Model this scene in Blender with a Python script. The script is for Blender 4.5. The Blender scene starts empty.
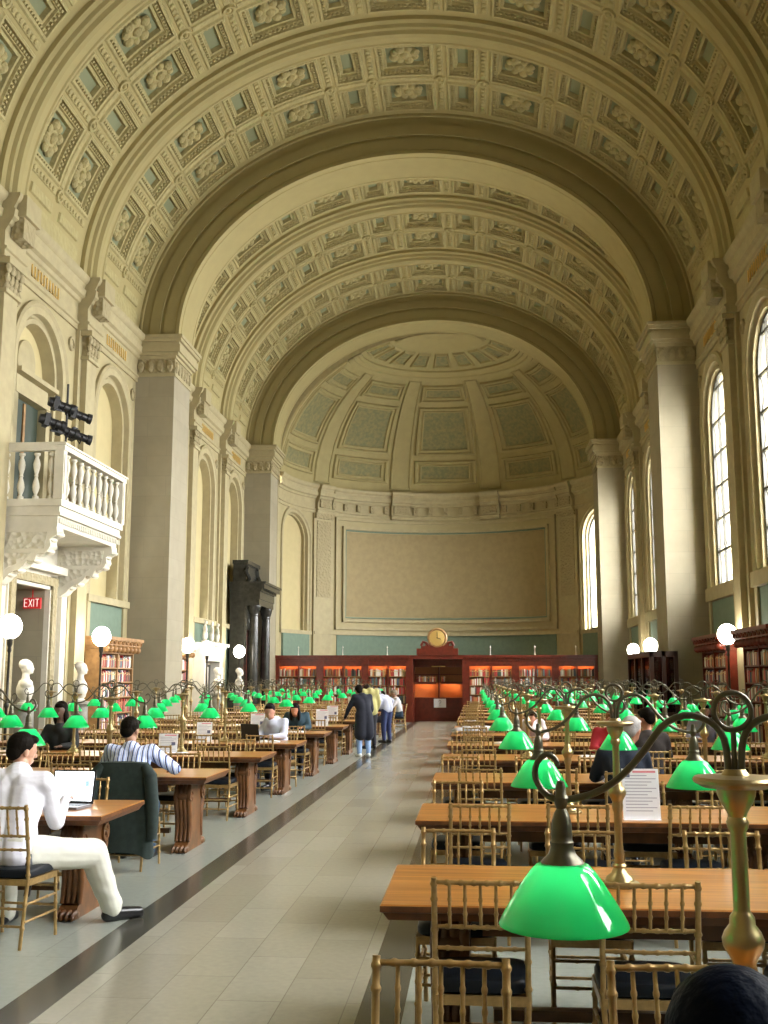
import bpy, math, random
from math import sin, cos, pi, sqrt, radians, atan2
from mathutils import Vector, Matrix
random.seed(7)
sc = bpy.context.scene
COL = sc.collection
# ------------------------------------------------------------------ materials
def lin(c):
    return tuple((x/12.92 if x <= 0.04045 else ((x+0.055)/1.055)**2.4) for x in c)
MATS = {}
ARCHI = ('cream_plaster','pale_yellow_panel','moulded_limestone','coffer_plaster','smooth_rib_plaster','shaded_arch_face','coffer_blue','dome_plaster','dome_panel','carved_limestone','ochre_panel')
def AK(c, n=''): return (c[0]*.76, c[1]*.725, c[2]*(.74 if n in ('coffer_plaster','smooth_rib_plaster','shaded_arch_face','dome_plaster','dome_panel') else .70))
def mat(name, col, rough=0.6, metal=0.0, noise=0.0, nscale=8.0, bump=0.0, bscale=30.0, emit=None, estr=0.0,
        spec=0.5, trans=0.0, col2=None, voro=False, coat=0.0, sss=0.0):
    if name in MATS: return MATS[name]
    if name in ARCHI:
        col = AK(col, name); col2 = AK(col2, name) if col2 else None
    m = bpy.data.materials.new(name); m.use_nodes = True
    nt = m.node_tree; b = nt.nodes['Principled BSDF']
    c = tuple(col)+(1.0,)
    b.inputs['Base Color'].default_value = c
    b.inputs['Roughness'].default_value = rough
    b.inputs['Metallic'].default_value = metal
    b.inputs['Specular IOR Level'].default_value = spec
    b.inputs['Coat Weight'].default_value = coat
    tc = nt.nodes.new('ShaderNodeTexCoord')
    if noise > 0 or col2:
        n = nt.nodes.new('ShaderNodeTexNoise'); n.inputs['Scale'].default_value = nscale
        n.inputs['Detail'].default_value = 4
        nt.links.new(tc.outputs['Object'], n.inputs['Vector'])
        mx = nt.nodes.new('ShaderNodeMix'); mx.data_type = 'RGBA'
        c2 = col2 if col2 else tuple(x*(1-noise) for x in col)
        mx.inputs[6].default_value = c; mx.inputs[7].default_value = tuple(c2)+(1,)
        rp = nt.nodes.new('ShaderNodeMapRange'); rp.inputs[1].default_value = .35; rp.inputs[2].default_value = .65
        nt.links.new(n.outputs['Fac'], rp.inputs[0]); nt.links.new(rp.outputs[0], mx.inputs[0])
        nt.links.new(mx.outputs[2], b.inputs['Base Color'])
    if bump > 0:
        n = nt.nodes.new('ShaderNodeTexVoronoi' if voro else 'ShaderNodeTexNoise'); n.inputs['Scale'].default_value = bscale
        nt.links.new(tc.outputs['Object'], n.inputs['Vector'])
        bp = nt.nodes.new('ShaderNodeBump'); bp.inputs['Strength'].default_value = bump; bp.inputs['Distance'].default_value = .04 if voro else .01
        nt.links.new(n.outputs[0], bp.inputs['Height']); nt.links.new(bp.outputs[0], b.inputs['Normal'])
    if emit:
        b.inputs['Emission Color'].default_value = tuple(emit)+(1,); b.inputs['Emission Strength'].default_value = estr
    MATS[name] = m
    return m
def nodes(name):
    m = bpy.data.materials.new(name); m.use_nodes = True; MATS[name] = m
    return m, m.node_tree, m.node_tree.nodes['Principled BSDF']
# stone walls with block joints
def stone(name, c1, c2, scale_w=1.1, row=.55, axis='YZ', mortar=.008, rough=.75):
    c1, c2 = AK(c1), AK(c2)
    m, nt, b = nodes(name)
    tc = nt.nodes.new('ShaderNodeTexCoord'); sp = nt.nodes.new('ShaderNodeSeparateXYZ'); cb = nt.nodes.new('ShaderNodeCombineXYZ')
    nt.links.new(tc.outputs['Object'], sp.inputs[0])
    ad = nt.nodes.new('ShaderNodeMath'); ad.operation = 'ADD'
    nt.links.new(sp.outputs['X'], ad.inputs[0]); nt.links.new(sp.outputs['Y'], ad.inputs[1])
    nt.links.new(ad.outputs[0], cb.inputs[0]); nt.links.new(sp.outputs['Z'], cb.inputs[1])
    br = nt.nodes.new('ShaderNodeTexBrick'); br.inputs['Scale'].default_value = 1
    br.inputs['Brick Width'].default_value = scale_w; br.inputs['Row Height'].default_value = row
    br.inputs['Mortar Size'].default_value = mortar; br.inputs['Mortar Smooth'].default_value = .3
    br.inputs['Color1'].default_value = tuple(c1)+(1,); br.inputs['Color2'].default_value = tuple(c2)+(1,)
    br.inputs['Mortar'].default_value = tuple(x*.86 for x in c1)+(1,)
    nt.links.new(cb.outputs[0], br.inputs['Vector'])
    n = nt.nodes.new('ShaderNodeTexNoise'); n.inputs['Scale'].default_value = 3; n.inputs['Detail'].default_value = 6
    nt.links.new(tc.outputs['Object'], n.inputs['Vector'])
    mx = nt.nodes.new('ShaderNodeMix'); mx.data_type = 'RGBA'; mx.blend_type = 'MULTIPLY'; mx.inputs[0].default_value = .25
    nt.links.new(br.outputs['Color'], mx.inputs[6]); nt.links.new(n.outputs['Fac'], mx.inputs[7])
    nt.links.new(mx.outputs[2], b.inputs['Base Color']); b.inputs['Roughness'].default_value = rough
    return m
M_pier = stone('limestone_blocks', (.44,.405,.29), (.415,.38,.27))
M_wall = mat('cream_plaster', (.50,.445,.25), .8, noise=.08, nscale=2)
M_panel = mat('pale_yellow_panel', (.62,.545,.29), .8, noise=.06, nscale=3)
M_trim = mat('moulded_limestone', (.50,.445,.26), .7, noise=.12, nscale=5)
M_vault = mat('coffer_plaster', (.52,.465,.215), .8, noise=.12, nscale=4, bump=.5, bscale=9, voro=True)
M_rib = mat('smooth_rib_plaster', (.47,.41,.18), .8, noise=.06, nscale=3)
M_archf = mat('shaded_arch_face', (.37,.315,.13), .8, noise=.06, nscale=3)  # shade on the arch faces is put into this darker colour
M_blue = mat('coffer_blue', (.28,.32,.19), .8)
M_dome = mat('dome_plaster', (.46,.405,.18), .8, noise=.1, nscale=3)
M_domep = mat('dome_panel', (.34,.30,.13), .8, noise=.35, nscale=7, col2=(.22,.235,.115))
M_white = mat('pale_carved_stone', (.60,.565,.47), .65, noise=.1, nscale=5)
M_carvew = mat('pale_carved_relief', (.52,.49,.40), .7, bump=.9, bscale=9, voro=True)
M_carve = mat('carved_limestone', (.42,.37,.215), .8, bump=1.0, bscale=9, voro=True)
M_gold = mat('gilded', (.75,.52,.18), .4, metal=.6)
M_green = mat('green_wall_panel', (.15,.21,.155), .85, noise=.1, nscale=6)
M_marble = mat('white_marble', (.74,.70,.62), .45, noise=.12, nscale=5)
M_greym = mat('grey_marble', (.30,.29,.25), .4, noise=.4, nscale=7)
M_blackm = mat('black_marble', (.035,.035,.03), .22, noise=.5, nscale=6)
M_oak = mat('oak', (.42,.23,.09), .4, noise=.3, nscale=9)
M_maho = mat('mahogany', (.16,.022,.010), .35, noise=.35, nscale=7)
M_mahol = mat('mahogany_back', (.42,.15,.05), .5)
M_brass = mat('aged_brass', (.40,.31,.15), .33, metal=.85)
M_bronze = mat('dark_bronze', (.13,.12,.085), .38, metal=.8)
M_dkmetal = mat('dark_iron', (.03,.026,.02), .4, metal=.6)
M_gilt = mat('gold_painted_wood', (.46,.30,.12), .3, metal=.55, noise=.25, nscale=30)
M_giltr = mat('gold_highlight', (.78,.62,.34), .35, metal=.2)
M_pad = mat('black_vinyl', (.006,.009,.014), .45, spec=.2)
M_winf = mat('window_leading', (.03,.028,.02), .5)
M_black = mat('black_plastic', (.012,.012,.014), .4)
M_paper = mat('white_paper', (.85,.85,.88), .6)
M_ink = mat('grey_print', (.45,.42,.50), .7)
M_ink2 = mat('dark_print', (.12,.12,.2), .7)
M_red = mat('pinkish_print', (.75,.25,.3), .7)
def wood_top():
    m, nt, b = nodes('table_wood')
    tc = nt.nodes.new('ShaderNodeTexCoord'); mp = nt.nodes.new('ShaderNodeMapping'); mp.inputs['Scale'].default_value = (.6, 9, 9)
    n = nt.nodes.new('ShaderNodeTexNoise'); n.inputs['Scale'].default_value = 3; n.inputs['Detail'].default_value = 6
    cr = nt.nodes.new('ShaderNodeValToRGB')
    cr.color_ramp.elements[0].position = .3; cr.color_ramp.elements[0].color = (.27,.10,.02,1)
    cr.color_ramp.elements[1].position = .7; cr.color_ramp.elements[1].color = (.50,.215,.045,1)
    nt.links.new(tc.outputs['Object'], mp.inputs[0]); nt.links.new(mp.outputs[0], n.inputs['Vector'])
    nt.links.new(n.outputs['Fac'], cr.inputs[0]); nt.links.new(cr.outputs[0], b.inputs['Base Color'])
    b.inputs['Roughness'].default_value = .3
    return m
M_table = wood_top()
M_tedge = mat('table_edge_wood', (.17,.06,.018), .4, noise=.5, nscale=14)
M_tleg = mat('carved_table_wood', (.17,.068,.02), .38, noise=.5, nscale=8)
def green_shade(name, col, tr):
    m, nt, b = nodes(name)
    b.inputs['Base Color'].default_value = col+(1,); b.inputs['Roughness'].default_value = .10
    b.inputs['Coat Weight'].default_value = .5
    t = nt.nodes.new('ShaderNodeBsdfTranslucent'); t.inputs[0].default_value = tr+(1,)
    x = nt.nodes.new('ShaderNodeMixShader'); x.inputs[0].default_value = .45
    nt.links.new(b.outputs[0], x.inputs[1]); nt.links.new(t.outputs[0], x.inputs[2]); nt.links.new(x.outputs[0], nt.nodes['Material Output'].inputs[0])
    return m
M_shade = green_shade('green_glass_shade', (.004,.42,.11), (.05,.85,.33))
M_shadein = green_shade('white_shade_lining', (.75,.85,.72), (.8,.95,.8))
M_bulb = mat('lit_bulb', (1,1,1), .5, emit=(1,.93,.8), estr=10.0)
M_globe = mat('lit_opal_globe', (1,1,1), .4, emit=(1,.93,.80), estr=9.0)
M_case_l = mat('lit_case_lamp', (1,1,1), .4, emit=(1,.52,.2), estr=15)
M_screen = mat('laptop_screen', (.9,.95,1), .3, emit=(.85,.93,1), estr=1.6)
M_exit = mat('exit_sign_red', (.45,.02,.02), .4, emit=(.8,.03,.03), estr=.06)
M_exitw = mat('exit_sign_letters', (.9,.85,.8), .4, emit=(1,.8,.75), estr=.12)
def glass_mat(name, col, fac):
    m = bpy.data.materials.new(name); m.use_nodes = True; nt = m.node_tree
    nt.nodes.clear()
    o = nt.nodes.new('ShaderNodeOutputMaterial'); t = nt.nodes.new('ShaderNodeBsdfTransparent'); g = nt.nodes.new('ShaderNodeBsdfGlossy'); x = nt.nodes.new('ShaderNodeMixShader')
    t.inputs[0].default_value = tuple(col)+(1,); g.inputs['Roughness'].default_value = .03
    x.inputs[0].default_value = fac
    nt.links.new(t.outputs[0], x.inputs[1]); nt.links.new(g.outputs[0], x.inputs[2]); nt.links.new(x.outputs[0], o.inputs[0])
    return m
M_glass = glass_mat('window_glass', (.97,.98,.97), .04)
M_dglass = glass_mat('tinted_glass', (.25,.22,.2), .10)
def floor_mat():
    m, nt, b = nodes('marble_floor')
    L = nt.links.new
    tc = nt.nodes.new('ShaderNodeTexCoord'); sp = nt.nodes.new('ShaderNodeSeparateXYZ'); L(tc.outputs['Object'], sp.inputs[0])
    def brick(w, r, c1, c2, mo, swap):
        cb = nt.nodes.new('ShaderNodeCombineXYZ')
        L(sp.outputs['Y' if swap else 'X'], cb.inputs[0]); L(sp.outputs['X' if swap else 'Y'], cb.inputs[1])
        br = nt.nodes.new('ShaderNodeTexBrick'); br.inputs['Scale'].default_value = 1
        br.inputs['Brick Width'].default_value = w; br.inputs['Row Height'].default_value = r
        br.inputs['Mortar Size'].default_value = .003
        br.inputs['Color1'].default_value = c1+(1,); br.inputs['Color2'].default_value = c2+(1,); br.inputs['Mortar'].default_value = mo+(1,)
        L(cb.outputs[0], br.inputs['Vector']); return br.outputs['Color']
    aisle = brick(.95,.36,(.33,.305,.235),(.39,.37,.30),(.24,.22,.17),True)
    side = brick(1.4,1.4,(.34,.365,.325),(.36,.385,.345),(.27,.29,.255),False)
    n = nt.nodes.new('ShaderNodeTexNoise'); n.inputs['Scale'].default_value = 22; n.inputs['Detail'].default_value = 5; L(tc.outputs['Object'], n.inputs['Vector'])
    def rng(lo, hi):
        a = nt.nodes.new('ShaderNodeMath'); a.operation = 'GREATER_THAN'; a.inputs[1].default_value = lo; L(sp.outputs['X'], a.inputs[0])
        c = nt.nodes.new('ShaderNodeMath'); c.operation = 'LESS_THAN'; c.inputs[1].default_value = hi; L(sp.outputs['X'], c.inputs[0])
        d = nt.nodes.new('ShaderNodeMath'); d.operation = 'MULTIPLY'; L(a.outputs[0], d.inputs[0]); L(c.outputs[0], d.inputs[1]); return d.outputs[0]
    def mix(f, a, c, bt='MIX'):
        x = nt.nodes.new('ShaderNodeMix'); x.data_type = 'RGBA'; x.blend_type = bt
        if isinstance(f, float): x.inputs[0].default_value = f
        else: L(f, x.inputs[0])
        L(a, x.inputs[6])
        if isinstance(c, tuple): x.inputs[7].default_value = c+(1,)
        else: L(c, x.inputs[7])
        return x.outputs[2]
    o = mix(rng(-2.42,-.52), side, aisle)
    o = mix(.22, o, n.outputs['Fac'], 'MULTIPLY')
    o = mix(rng(-2.55,-2.30), o, (.062,.06,.048)); o = mix(rng(-.64,-.40), o, (.062,.06,.048))
    L(o, b.inputs['Base Color']); b.inputs['Roughness'].default_value = .22
    return m
M_floor = floor_mat()
# ------------------------------------------------------------------ mesh builder
class MB:
    def __init__(s): s.v = []; s.f = []; s.m = []
    def add(s, vs, fs, mi=0):
        o = len(s.v); s.v += [tuple(p) for p in vs]
        for f in fs: s.f.append(tuple(i+o for i in f)); s.m.append(mi)
    def box(s, x0, x1, y0, y1, z0, z1, mi=0, T=None):
        vs = [Vector((x, y, z)) for z in (z0, z1) for y in (y0, y1) for x in (x0, x1)]
        if T: vs = [T @ p for p in vs]
        s.add(vs, [(0,2,3,1),(4,5,7,6),(0,1,5,4),(2,6,7,3),(0,4,6,2),(1,3,7,5)], mi)
    def grid(s, rows, mi=0, cu=False, cv=False):
        n = len(rows); k = len(rows[0]); vs = [p for r in rows for p in r]; fs = []
        for i in range(n if cu else n-1):
            for j in range(k if cv else k-1):
                a = i*k+j; b_ = i*k+(j+1) % k; c = ((i+1) % n)*k+(j+1) % k; d = ((i+1) % n)*k+j
                fs.append((a, b_, c, d))
        s.add(vs, fs, mi)
    def lathe(s, prof, c=(0,0,0), seg=16, mi=0, T=None, sx=1, sy=1):
        rows = []
        for r, z in prof:
            r = max(r, .0004)
            row = [Vector((c[0]+r*sx*cos(2*pi*k/seg), c[1]+r*sy*sin(2*pi*k/seg), c[2]+z)) for k in range(seg)]
            if T: row = [T @ p for p in row]
            rows.append(row)
        s.grid(rows, mi, cv=True)
    def tube(s, pts, r, seg=8, mi=0, closed=False):
        pts = [Vector(p) for p in pts]; n = len(pts)
        rs = r if isinstance(r, (list, tuple)) else [r]*n
        rows = []; ref = None
        for i, p in enumerate(pts):
            if closed: t = pts[(i+1) % n]-pts[i-1]
            else: t = pts[min(i+1, n-1)]-pts[max(i-1, 0)]
            if t.length < 1e-9: t = Vector((0,0,1))
            t.normalize()
            if ref is None:
                ref = Vector((0,0,1)) if abs(t.z) < .8 else Vector((1,0,0))
            a = t.cross(ref)
            if a.length < 1e-4: a = t.orthogonal()
            a.normalize(); b = a.cross(t).normalized(); ref = b
            rows.append([p+a*(rs[i]*cos(2*pi*k/seg))+b*(rs[i]*sin(2*pi*k/seg)) for k in range(seg)])
        s.grid(rows, mi, cu=closed, cv=True)
        if not closed:
            o = len(s.v); s.v += [tuple(q) for q in rows[0]]; s.f.append(tuple(range(o, o+seg))); s.m.append(mi)
            o = len(s.v); s.v += [tuple(q) for q in rows[-1]]; s.f.append(tuple(range(o+seg-1, o-1, -1))); s.m.append(mi)
    def ell(s, c, r, seg=10, rings=6, mi=0, T=None):
        rows = []
        for i in range(rings+1):
            a = -pi/2+pi*i/rings
            row = [Vector((c[0]+r[0]*cos(a)*cos(2*pi*k/seg), c[1]+r[1]*cos(a)*sin(2*pi*k/seg), c[2]+r[2]*sin(a))) for k in range(seg)]
            if T: row = [T @ p for p in row]
            rows.append(row)
        s.grid(rows, mi, cv=True)
    def prism(s, poly, h0, h1, fn, mi=0):
        n = len(poly)
        vs = [fn(a, b, h0) for a, b in poly]+[fn(a, b, h1) for a, b in poly]
        fs = [tuple(range(n-1, -1, -1)), tuple(range(n, 2*n))]+[(i, (i+1) % n, n+(i+1) % n, n+i) for i in range(n)]
        s.add(vs, fs, mi)
    def mesh(s, name, mats, smooth=None):
        me = bpy.data.meshes.new(name); me.from_pydata(s.v, [], s.f)
        for m in (mats if isinstance(mats, (list, tuple)) else [mats]): me.materials.append(m)
        me.polygons.foreach_set('material_index', s.m)
        if smooth is not None:
            me.polygons.foreach_set('use_smooth', [True]*len(s.f)); me.set_sharp_from_angle(angle=radians(smooth))
        me.update(); return me
    def build(s, name, mats, parent=None, smooth=None):
        return link(name, s.mesh(name, mats, smooth), parent)
def link(name, data, parent=None, loc=None, rz=0):
    o = bpy.data.objects.new(name, data); COL.objects.link(o)
    if parent: o.parent = parent
    if loc: o.location = loc
    o.rotation_euler.z = rz
    return o
def tag(o, label=None, cat=None, group=None, kind=None):
    if label: o['label'] = label
    if cat: o['category'] = cat
    if group: o['group'] = group
    if kind: o['kind'] = kind
    return o
def thing(name, label, cat, loc=(0,0,0), rz=0, group=None):
    return tag(link(name, None, loc=loc, rz=rz), label, cat, group)
def struct(mb, name, mats, smooth=None, parent=None):
    o = mb.build(name, mats, parent, smooth)
    if not parent: o['kind'] = 'structure'
    return o
def place_copy(o, y=0, x=0):
    c = o.copy(); COL.objects.link(c); c.location = (o.location.x+x, o.location.y+y, o.location.z)
    for ch in o.children:
        k = ch.copy(); COL.objects.link(k); k.parent = c
    return c
def copy_tree(root, loc, rz, label, group=None):
    r = root.copy(); COL.objects.link(r); r.location = loc; r.rotation_euler.z = rz
    r['label'] = label
    if group: r['group'] = group
    for ch in root.children:
        c = ch.copy(); COL.objects.link(c); c.parent = r
        for g in ch.children:
            d = g.copy(); COL.objects.link(d); d.parent = c
    return r
# ------------------------------------------------------------------ room constants
X0 = -1.6; HW = 7.58; XL = X0-HW; XR = 5.95
ZS = 11.0                                     # springing
BL, PW, AW = 3.57, .945, 1.6                  # bay, pilaster, arch widths
SEC = 3*BL+2*PW                               # 12.6
ARCH = [-.3, 13.9, 28.1, 42.3]                # near face of each pair of piers
BAYS = []; RIBS = []
for a in ARCH[:-1]:
    y = a+AW
    for k in range(3):
        BAYS.append(y); y += BL
        if k < 2: RIBS.append(y); y += PW
# arc-length table for the vault ellipse
def ell_table(a, b, n=400):
    P = [(a*cos(pi-pi*i/n), b*sin(pi*i/n)) for i in range(n+1)]
    S = [0]
    for i in range(n): S.append(S[-1]+sqrt((P[i+1][0]-P[i][0])**2+(P[i+1][1]-P[i][1])**2))
    return P, S
VA, VB = HW-.02, 6.35
VP_, VS_ = ell_table(VA, VB)
VLEN = VS_[-1]
def vpt(s, h):
    s = min(max(s, 0), VLEN)
    lo, hi = 0, len(VS_)-1
    while hi-lo > 1:
        m = (lo+hi)//2
        if VS_[m] <= s: lo = m
        else: hi = m
    f = (s-VS_[lo])/(VS_[hi]-VS_[lo]); x = VP_[lo][0]*(1-f)+VP_[hi][0]*f; z = VP_[lo][1]*(1-f)+VP_[hi][1]*f
    nx, nz = x/VA**2, z/VB**2; l = sqrt(nx*nx+nz*nz) or 1
    return x-nx/l*h, z-nz/l*h
def V(s, y, h):
    x, z = vpt(s, h); return Vector((X0+x, y, ZS+z))
# ------------------------------------------------------------------ coffered vault bay
def coffer(mb, s0, s1, y0, y1, big):
    lev = [(0,0),(.035,.045),(.09,.045),(.10,-.05),(.19,-.05),(.205,-.11),(.27,-.11),(.285,-.22)]
    n = 4; rings = []
    for ins, h in lev:
        a, b, c, d = s0+ins, s1-ins, y0+ins, y1-ins
        ring = [V(a+(b-a)*i/n, c, h) for i in range(n)]+[V(b, c, h)]+[V(b, d, h)]+[V(b-(b-a)*i/n, d, h) for i in range(1, n+1)]
        rings.append(ring)
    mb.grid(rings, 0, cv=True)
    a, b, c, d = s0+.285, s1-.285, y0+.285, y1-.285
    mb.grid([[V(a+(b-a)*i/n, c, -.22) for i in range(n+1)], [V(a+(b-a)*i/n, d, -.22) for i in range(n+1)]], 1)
    # dentils on the first ledge
    def dent(s, y):
        w = .026
        vs = [V(s+p*w, y+q*w, h) for h in (-.055, .005) for p, q in ((-1,-1),(1,-1),(1,1),(-1,1))]
        mb.add(vs, [(4,5,6,7),(0,1,5,4),(1,2,6,5),(2,3,7,6),(3,0,4,7)], 0)
    e = .145
    k = int((s1-s0-2*e)/.105)
    for i in range(k+1):
        s = s0+e+(s1-s0-2*e)*i/k
        dent(s, y0+e); dent(s, y1-e)
    k = int((y1-y0-2*e)/.105)
    for i in range(1, k):
        y = y0+e+(y1-y0-2*e)*i/k
        dent(s0+e, y); dent(s1-e, y)
    if big:
        sc_, yc = (s0+s1)/2, (y0+y1)/2
        rx = (s1-s0)/2-.33; ry = (y1-y0)/2-.33
        def blob(ps, py, h, r):
            rows = []
            for i in range(4):
                al = pi/2*i/3
                rows.append([V(ps+r*cos(al)*cos(2*pi*k/8), py+r*cos(al)*sin(2*pi*k/8), h+r*.9*sin(al)) for k in range(8)])
            mb.grid(rows, 0, cv=True)
        blob(sc_, yc, -.14, .13)
        mb.grid([[V(sc_+rx*.8*q*cos(2*pi*k/12), yc+ry*.75*q*sin(2*pi*k/12), h) for k in range(12)] for q, h in ((1,-.22),(.9,-.14),(.1,-.11))], 0, cv=True)
        for k in range(8):
            an = 2*pi*k/8+.4; blob(sc_+rx*.68*cos(an), yc+ry*.66*sin(an), -.16, .10+.03*(k % 2))
def vault_bay():
    mb = MB()
    B, S_, band = 1.5, .83, .3
    need = 7*B+6*S_+14*band
    mar = (VLEN-need)/2
    def plain(s0, s1, y0, y1, h=0):
        n = max(1, int((s1-s0)/.35)); 
        mb.grid([[V(s0+(s1-s0)*i/n, y0, h) for i in range(n+1)], [V(s0+(s1-s0)*i/n, y1, h) for i in range(n+1)]], 2)
    def raised(s0, s1, y0, y1, h):
        n = max(1, int((s1-s0)/.35)); rings = []
        for ins, hh in ((0,0),(.02,h),):
            a, b, c, d = s0+ins, s1-ins, y0+ins, y1-ins
            rings.append([V(a+(b-a)*i/n, c, hh) for i in range(n)]+[V(b, c, hh)]+[V(b, d, hh)]+[V(b-(b-a)*i/n, d, hh) for i in range(1, n+1)])
        mb.grid(rings, 0, cv=True)
        a, b, c, d = s0+.02, s1-.02, y0+.02, y1-.02
        mb.grid([[V(a+(b-a)*i/n, c, h) for i in range(n+1)], [V(a+(b-a)*i/n, d, h) for i in range(n+1)]], 0)
    g = .2; r = (BL-2*g-.28)/2
    ys = [0, g, g+r, g+r+.28, g+2*r+.28, BL]
    # springing friezes
    for a, b in ((0, mar), (VLEN-mar, VLEN)):
        plain(a, b, 0, BL)
        lo, hi = (a+.75, b-.12) if a == 0 else (a+.12, b-.75)
        raised(lo, hi, .45, BL/2-.2, .05); raised(lo, hi, BL/2+.2, BL-.45, .05)
        lo, hi = (a+.08, a+.66) if a == 0 else (b-.66, b-.08)
        raised(lo, hi, .3, BL-.3, .03)
    s = mar
    cells = []
    for i in range(13):
        cells.append(('band', s, s+band)); s += band
        w = B if i % 2 == 0 else S_
        cells.append(('big' if i % 2 == 0 else 'small', s, s+w)); s += w
    cells.append(('band', s, s+band))
    for kind, a, b in cells:
        plain(a, b, ys[0], ys[1]); plain(a, b, ys[4], ys[5])
        if kind == 'band':
            plain(a, b, ys[1], ys[4])
            m = .07
            raised(a+m, b-m, ys[1]+.05, ys[2]-.05, .035); raised(a+m, b-m, ys[3]+.05, ys[4]-.05, .035)
            yc, sc_ = (ys[2]+ys[3])/2, (a+b)/2
            for y_ in [ys[1]+.17+.17*q for q in range(int((ys[4]-ys[1]-.2)/.17))]:
                if abs(y_-yc) < .24: continue
                mb.grid([[V(sc_+q_*cos(2*pi*k/8), y_+q_*sin(2*pi*k/8), h_) for k in range(8)] for q_, h_ in ((.062,.035),(.05,.065),(.001,.075))], 0, cv=True)
            rows = [[V(sc_+q*cos(2*pi*k/10), yc+q*sin(2*pi*k/10), h) for k in range(10)] for q, h in ((.16,0),(.15,.06),(.10,.06),(.09,.03),(.06,.03),(.04,.08),(.001,.09))]
            mb.grid(rows, 0, cv=True)
        else:
            plain(a, b, ys[2], ys[3])
            raised(a+.04, b-.04, ys[2]+.06, ys[3]-.06, .03)
            coffer(mb, a, b, ys[1], ys[2], kind == 'big'); coffer(mb, a, b, ys[3], ys[4], kind == 'big')
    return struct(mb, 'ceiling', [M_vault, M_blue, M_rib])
v0 = vault_bay(); v0.location.y = BAYS[-1]
for y in BAYS[:-1]: c = v0.copy(); COL.objects.link(c); c.location.y = y
def sweep(profile, name, mats, y, A=None, n=72, fn=None, mi=0):
    mb = MB(); rows = []
    for i in range(n+1):
        t = pi*i/n
        rows.append([fn(t, yy, h) for yy, h in profile])
    mb.grid(rows, mi)
    o = struct(mb, name, mats, 30); o.location.y = y
    return o
def rib_fn(t, yy, h): return Vector((X0-(VA-h)*cos(t), yy, ZS+(VB-h)*sin(t)))
rib_prof = [(0,-.05),(0,.10),(.10,.14),(.13,.22),(.20,.24),(.24,.33),(.34,.36),(.37,.33),(.575,.33),(.605,.36),(.705,.33),(.745,.24),(.815,.22),(.845,.14),(.945,.10),(.945,-.05)]
r0 = sweep(rib_prof, 'trim_1', M_rib, RIBS[-1], fn=rib_fn)
for y in RIBS[:-1]: c = r0.copy(); COL.objects.link(c); c.location.y = y
def arch_fn(t, yy, k):
    a = VA+(6.42-VA)*k; b = VB+(5.15-VB)*k
    return Vector((X0-a*cos(t), yy, ZS+b*sin(t)))
def arch_piece():
    mb = MB()
    f = [(0,-.05),(0,.06),(.05,.08),(.05,.26),(.02,.27),(.02,.52),(.06,.53),(.06,.60),(.02,.61),(.02,.90),(0,.92),(0,1.0)]
    front = f; intr = [(.0,1.0),(.12,1.0),(.14,.985),(.26,.985),(.28,1.0),(AW-.28,1.0),(AW-.26,.985),(AW-.14,.985),(AW-.12,1.0),(AW,1.0)]
    back = [(AW-y, k) for y, k in reversed(f)]
    n = 80
    for pr, mi in ((front, 0), (intr, 1), (back, 0)):
        mb.grid([[arch_fn(pi*i/n, y, k) for y, k in pr] for i in range(n+1)], mi)
    return struct(mb, 'trim_2', [M_archf, M_rib], 30)
a0 = arch_piece(); a0.location.y = ARCH[-1]
for y in ARCH[:-1]: c = a0.copy(); COL.objects.link(c); c.location.y = y
# ------------------------------------------------------------------ walls
def mapL(u, d, z): return Vector((XL-d, u, z))      # d>0 into the wall
def mapR(u, d, z): return Vector((XR+d, u, z))
def rect(mb, mp, u0, u1, z0, z1, d=0, mi=0, nu=1):
    mb.grid([[mp(u0+(u1-u0)*i/nu, d, z) for i in range(nu+1)] for z in (z0, z1)], mi)
def mbox(mb, mp, u0, u1, d0, d1, z0, z1, mi=0, nu=1):
    """box in wall coordinates, d1>d0"""
    for z in (z0, z1): mb.grid([[mp(u0+(u1-u0)*i/nu, d, z) for i in range(nu+1)] for d in (d0, d1)], mi)
    for d in (d0, d1): rect(mb, mp, u0, u1, z0, z1, d, mi, nu)
    for u in (u0, u1): mb.add([mp(u,d0,z0), mp(u,d1,z0), mp(u,d1,z1), mp(u,d0,z1)], [(0,1,2,3)], mi)
def arch_path(uc, R, z0, zs, n=20):
    return [(uc-R, z0)]+[(uc-R*cos(pi*i/n), zs+R*sin(pi*i/n)) for i in range(n+1)]+[(uc+R, z0)]
def arch_mould(mb, mp, uc, z0, zs, prof, mi=0, n=20):
    """prof: list (R, d)"""
    rows = [[mp(u, d, z) for (u, z), in zip(arch_path(uc, R, z0, zs, n))] for R, d in prof]
    mb.grid(rows, mi)
def arch_wall(mb, mp, u0, u1, uc, R, z0, zs, zt, mi=0, zb=0.0, n=20):
    rect(mb, mp, u0, uc-R, zb, zt, 0, mi); rect(mb, mp, uc+R, u1, zb, zt, 0, mi)
    if z0 > zb: rect(mb, mp, uc-R, uc+R, zb, z0, 0, mi)
    a = [(uc-R*cos(pi*i/n), zs+R*sin(pi*i/n)) for i in range(n+1)]
    mb.grid([[mp(u, 0, z) for u, z in a], [mp(u, 0, zt) for u, z in a]], mi)
def arch_fill(mb, mp, uc, R, z0, zs, d, mi=0, n=20):
    a = [(uc-R*cos(pi*i/n), zs+R*sin(pi*i/n)) for i in range(n+1)]
    mb.grid([[mp(u, d, z0) for u, z in a], [mp(u, d, z) for u, z in a]], mi)
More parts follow.
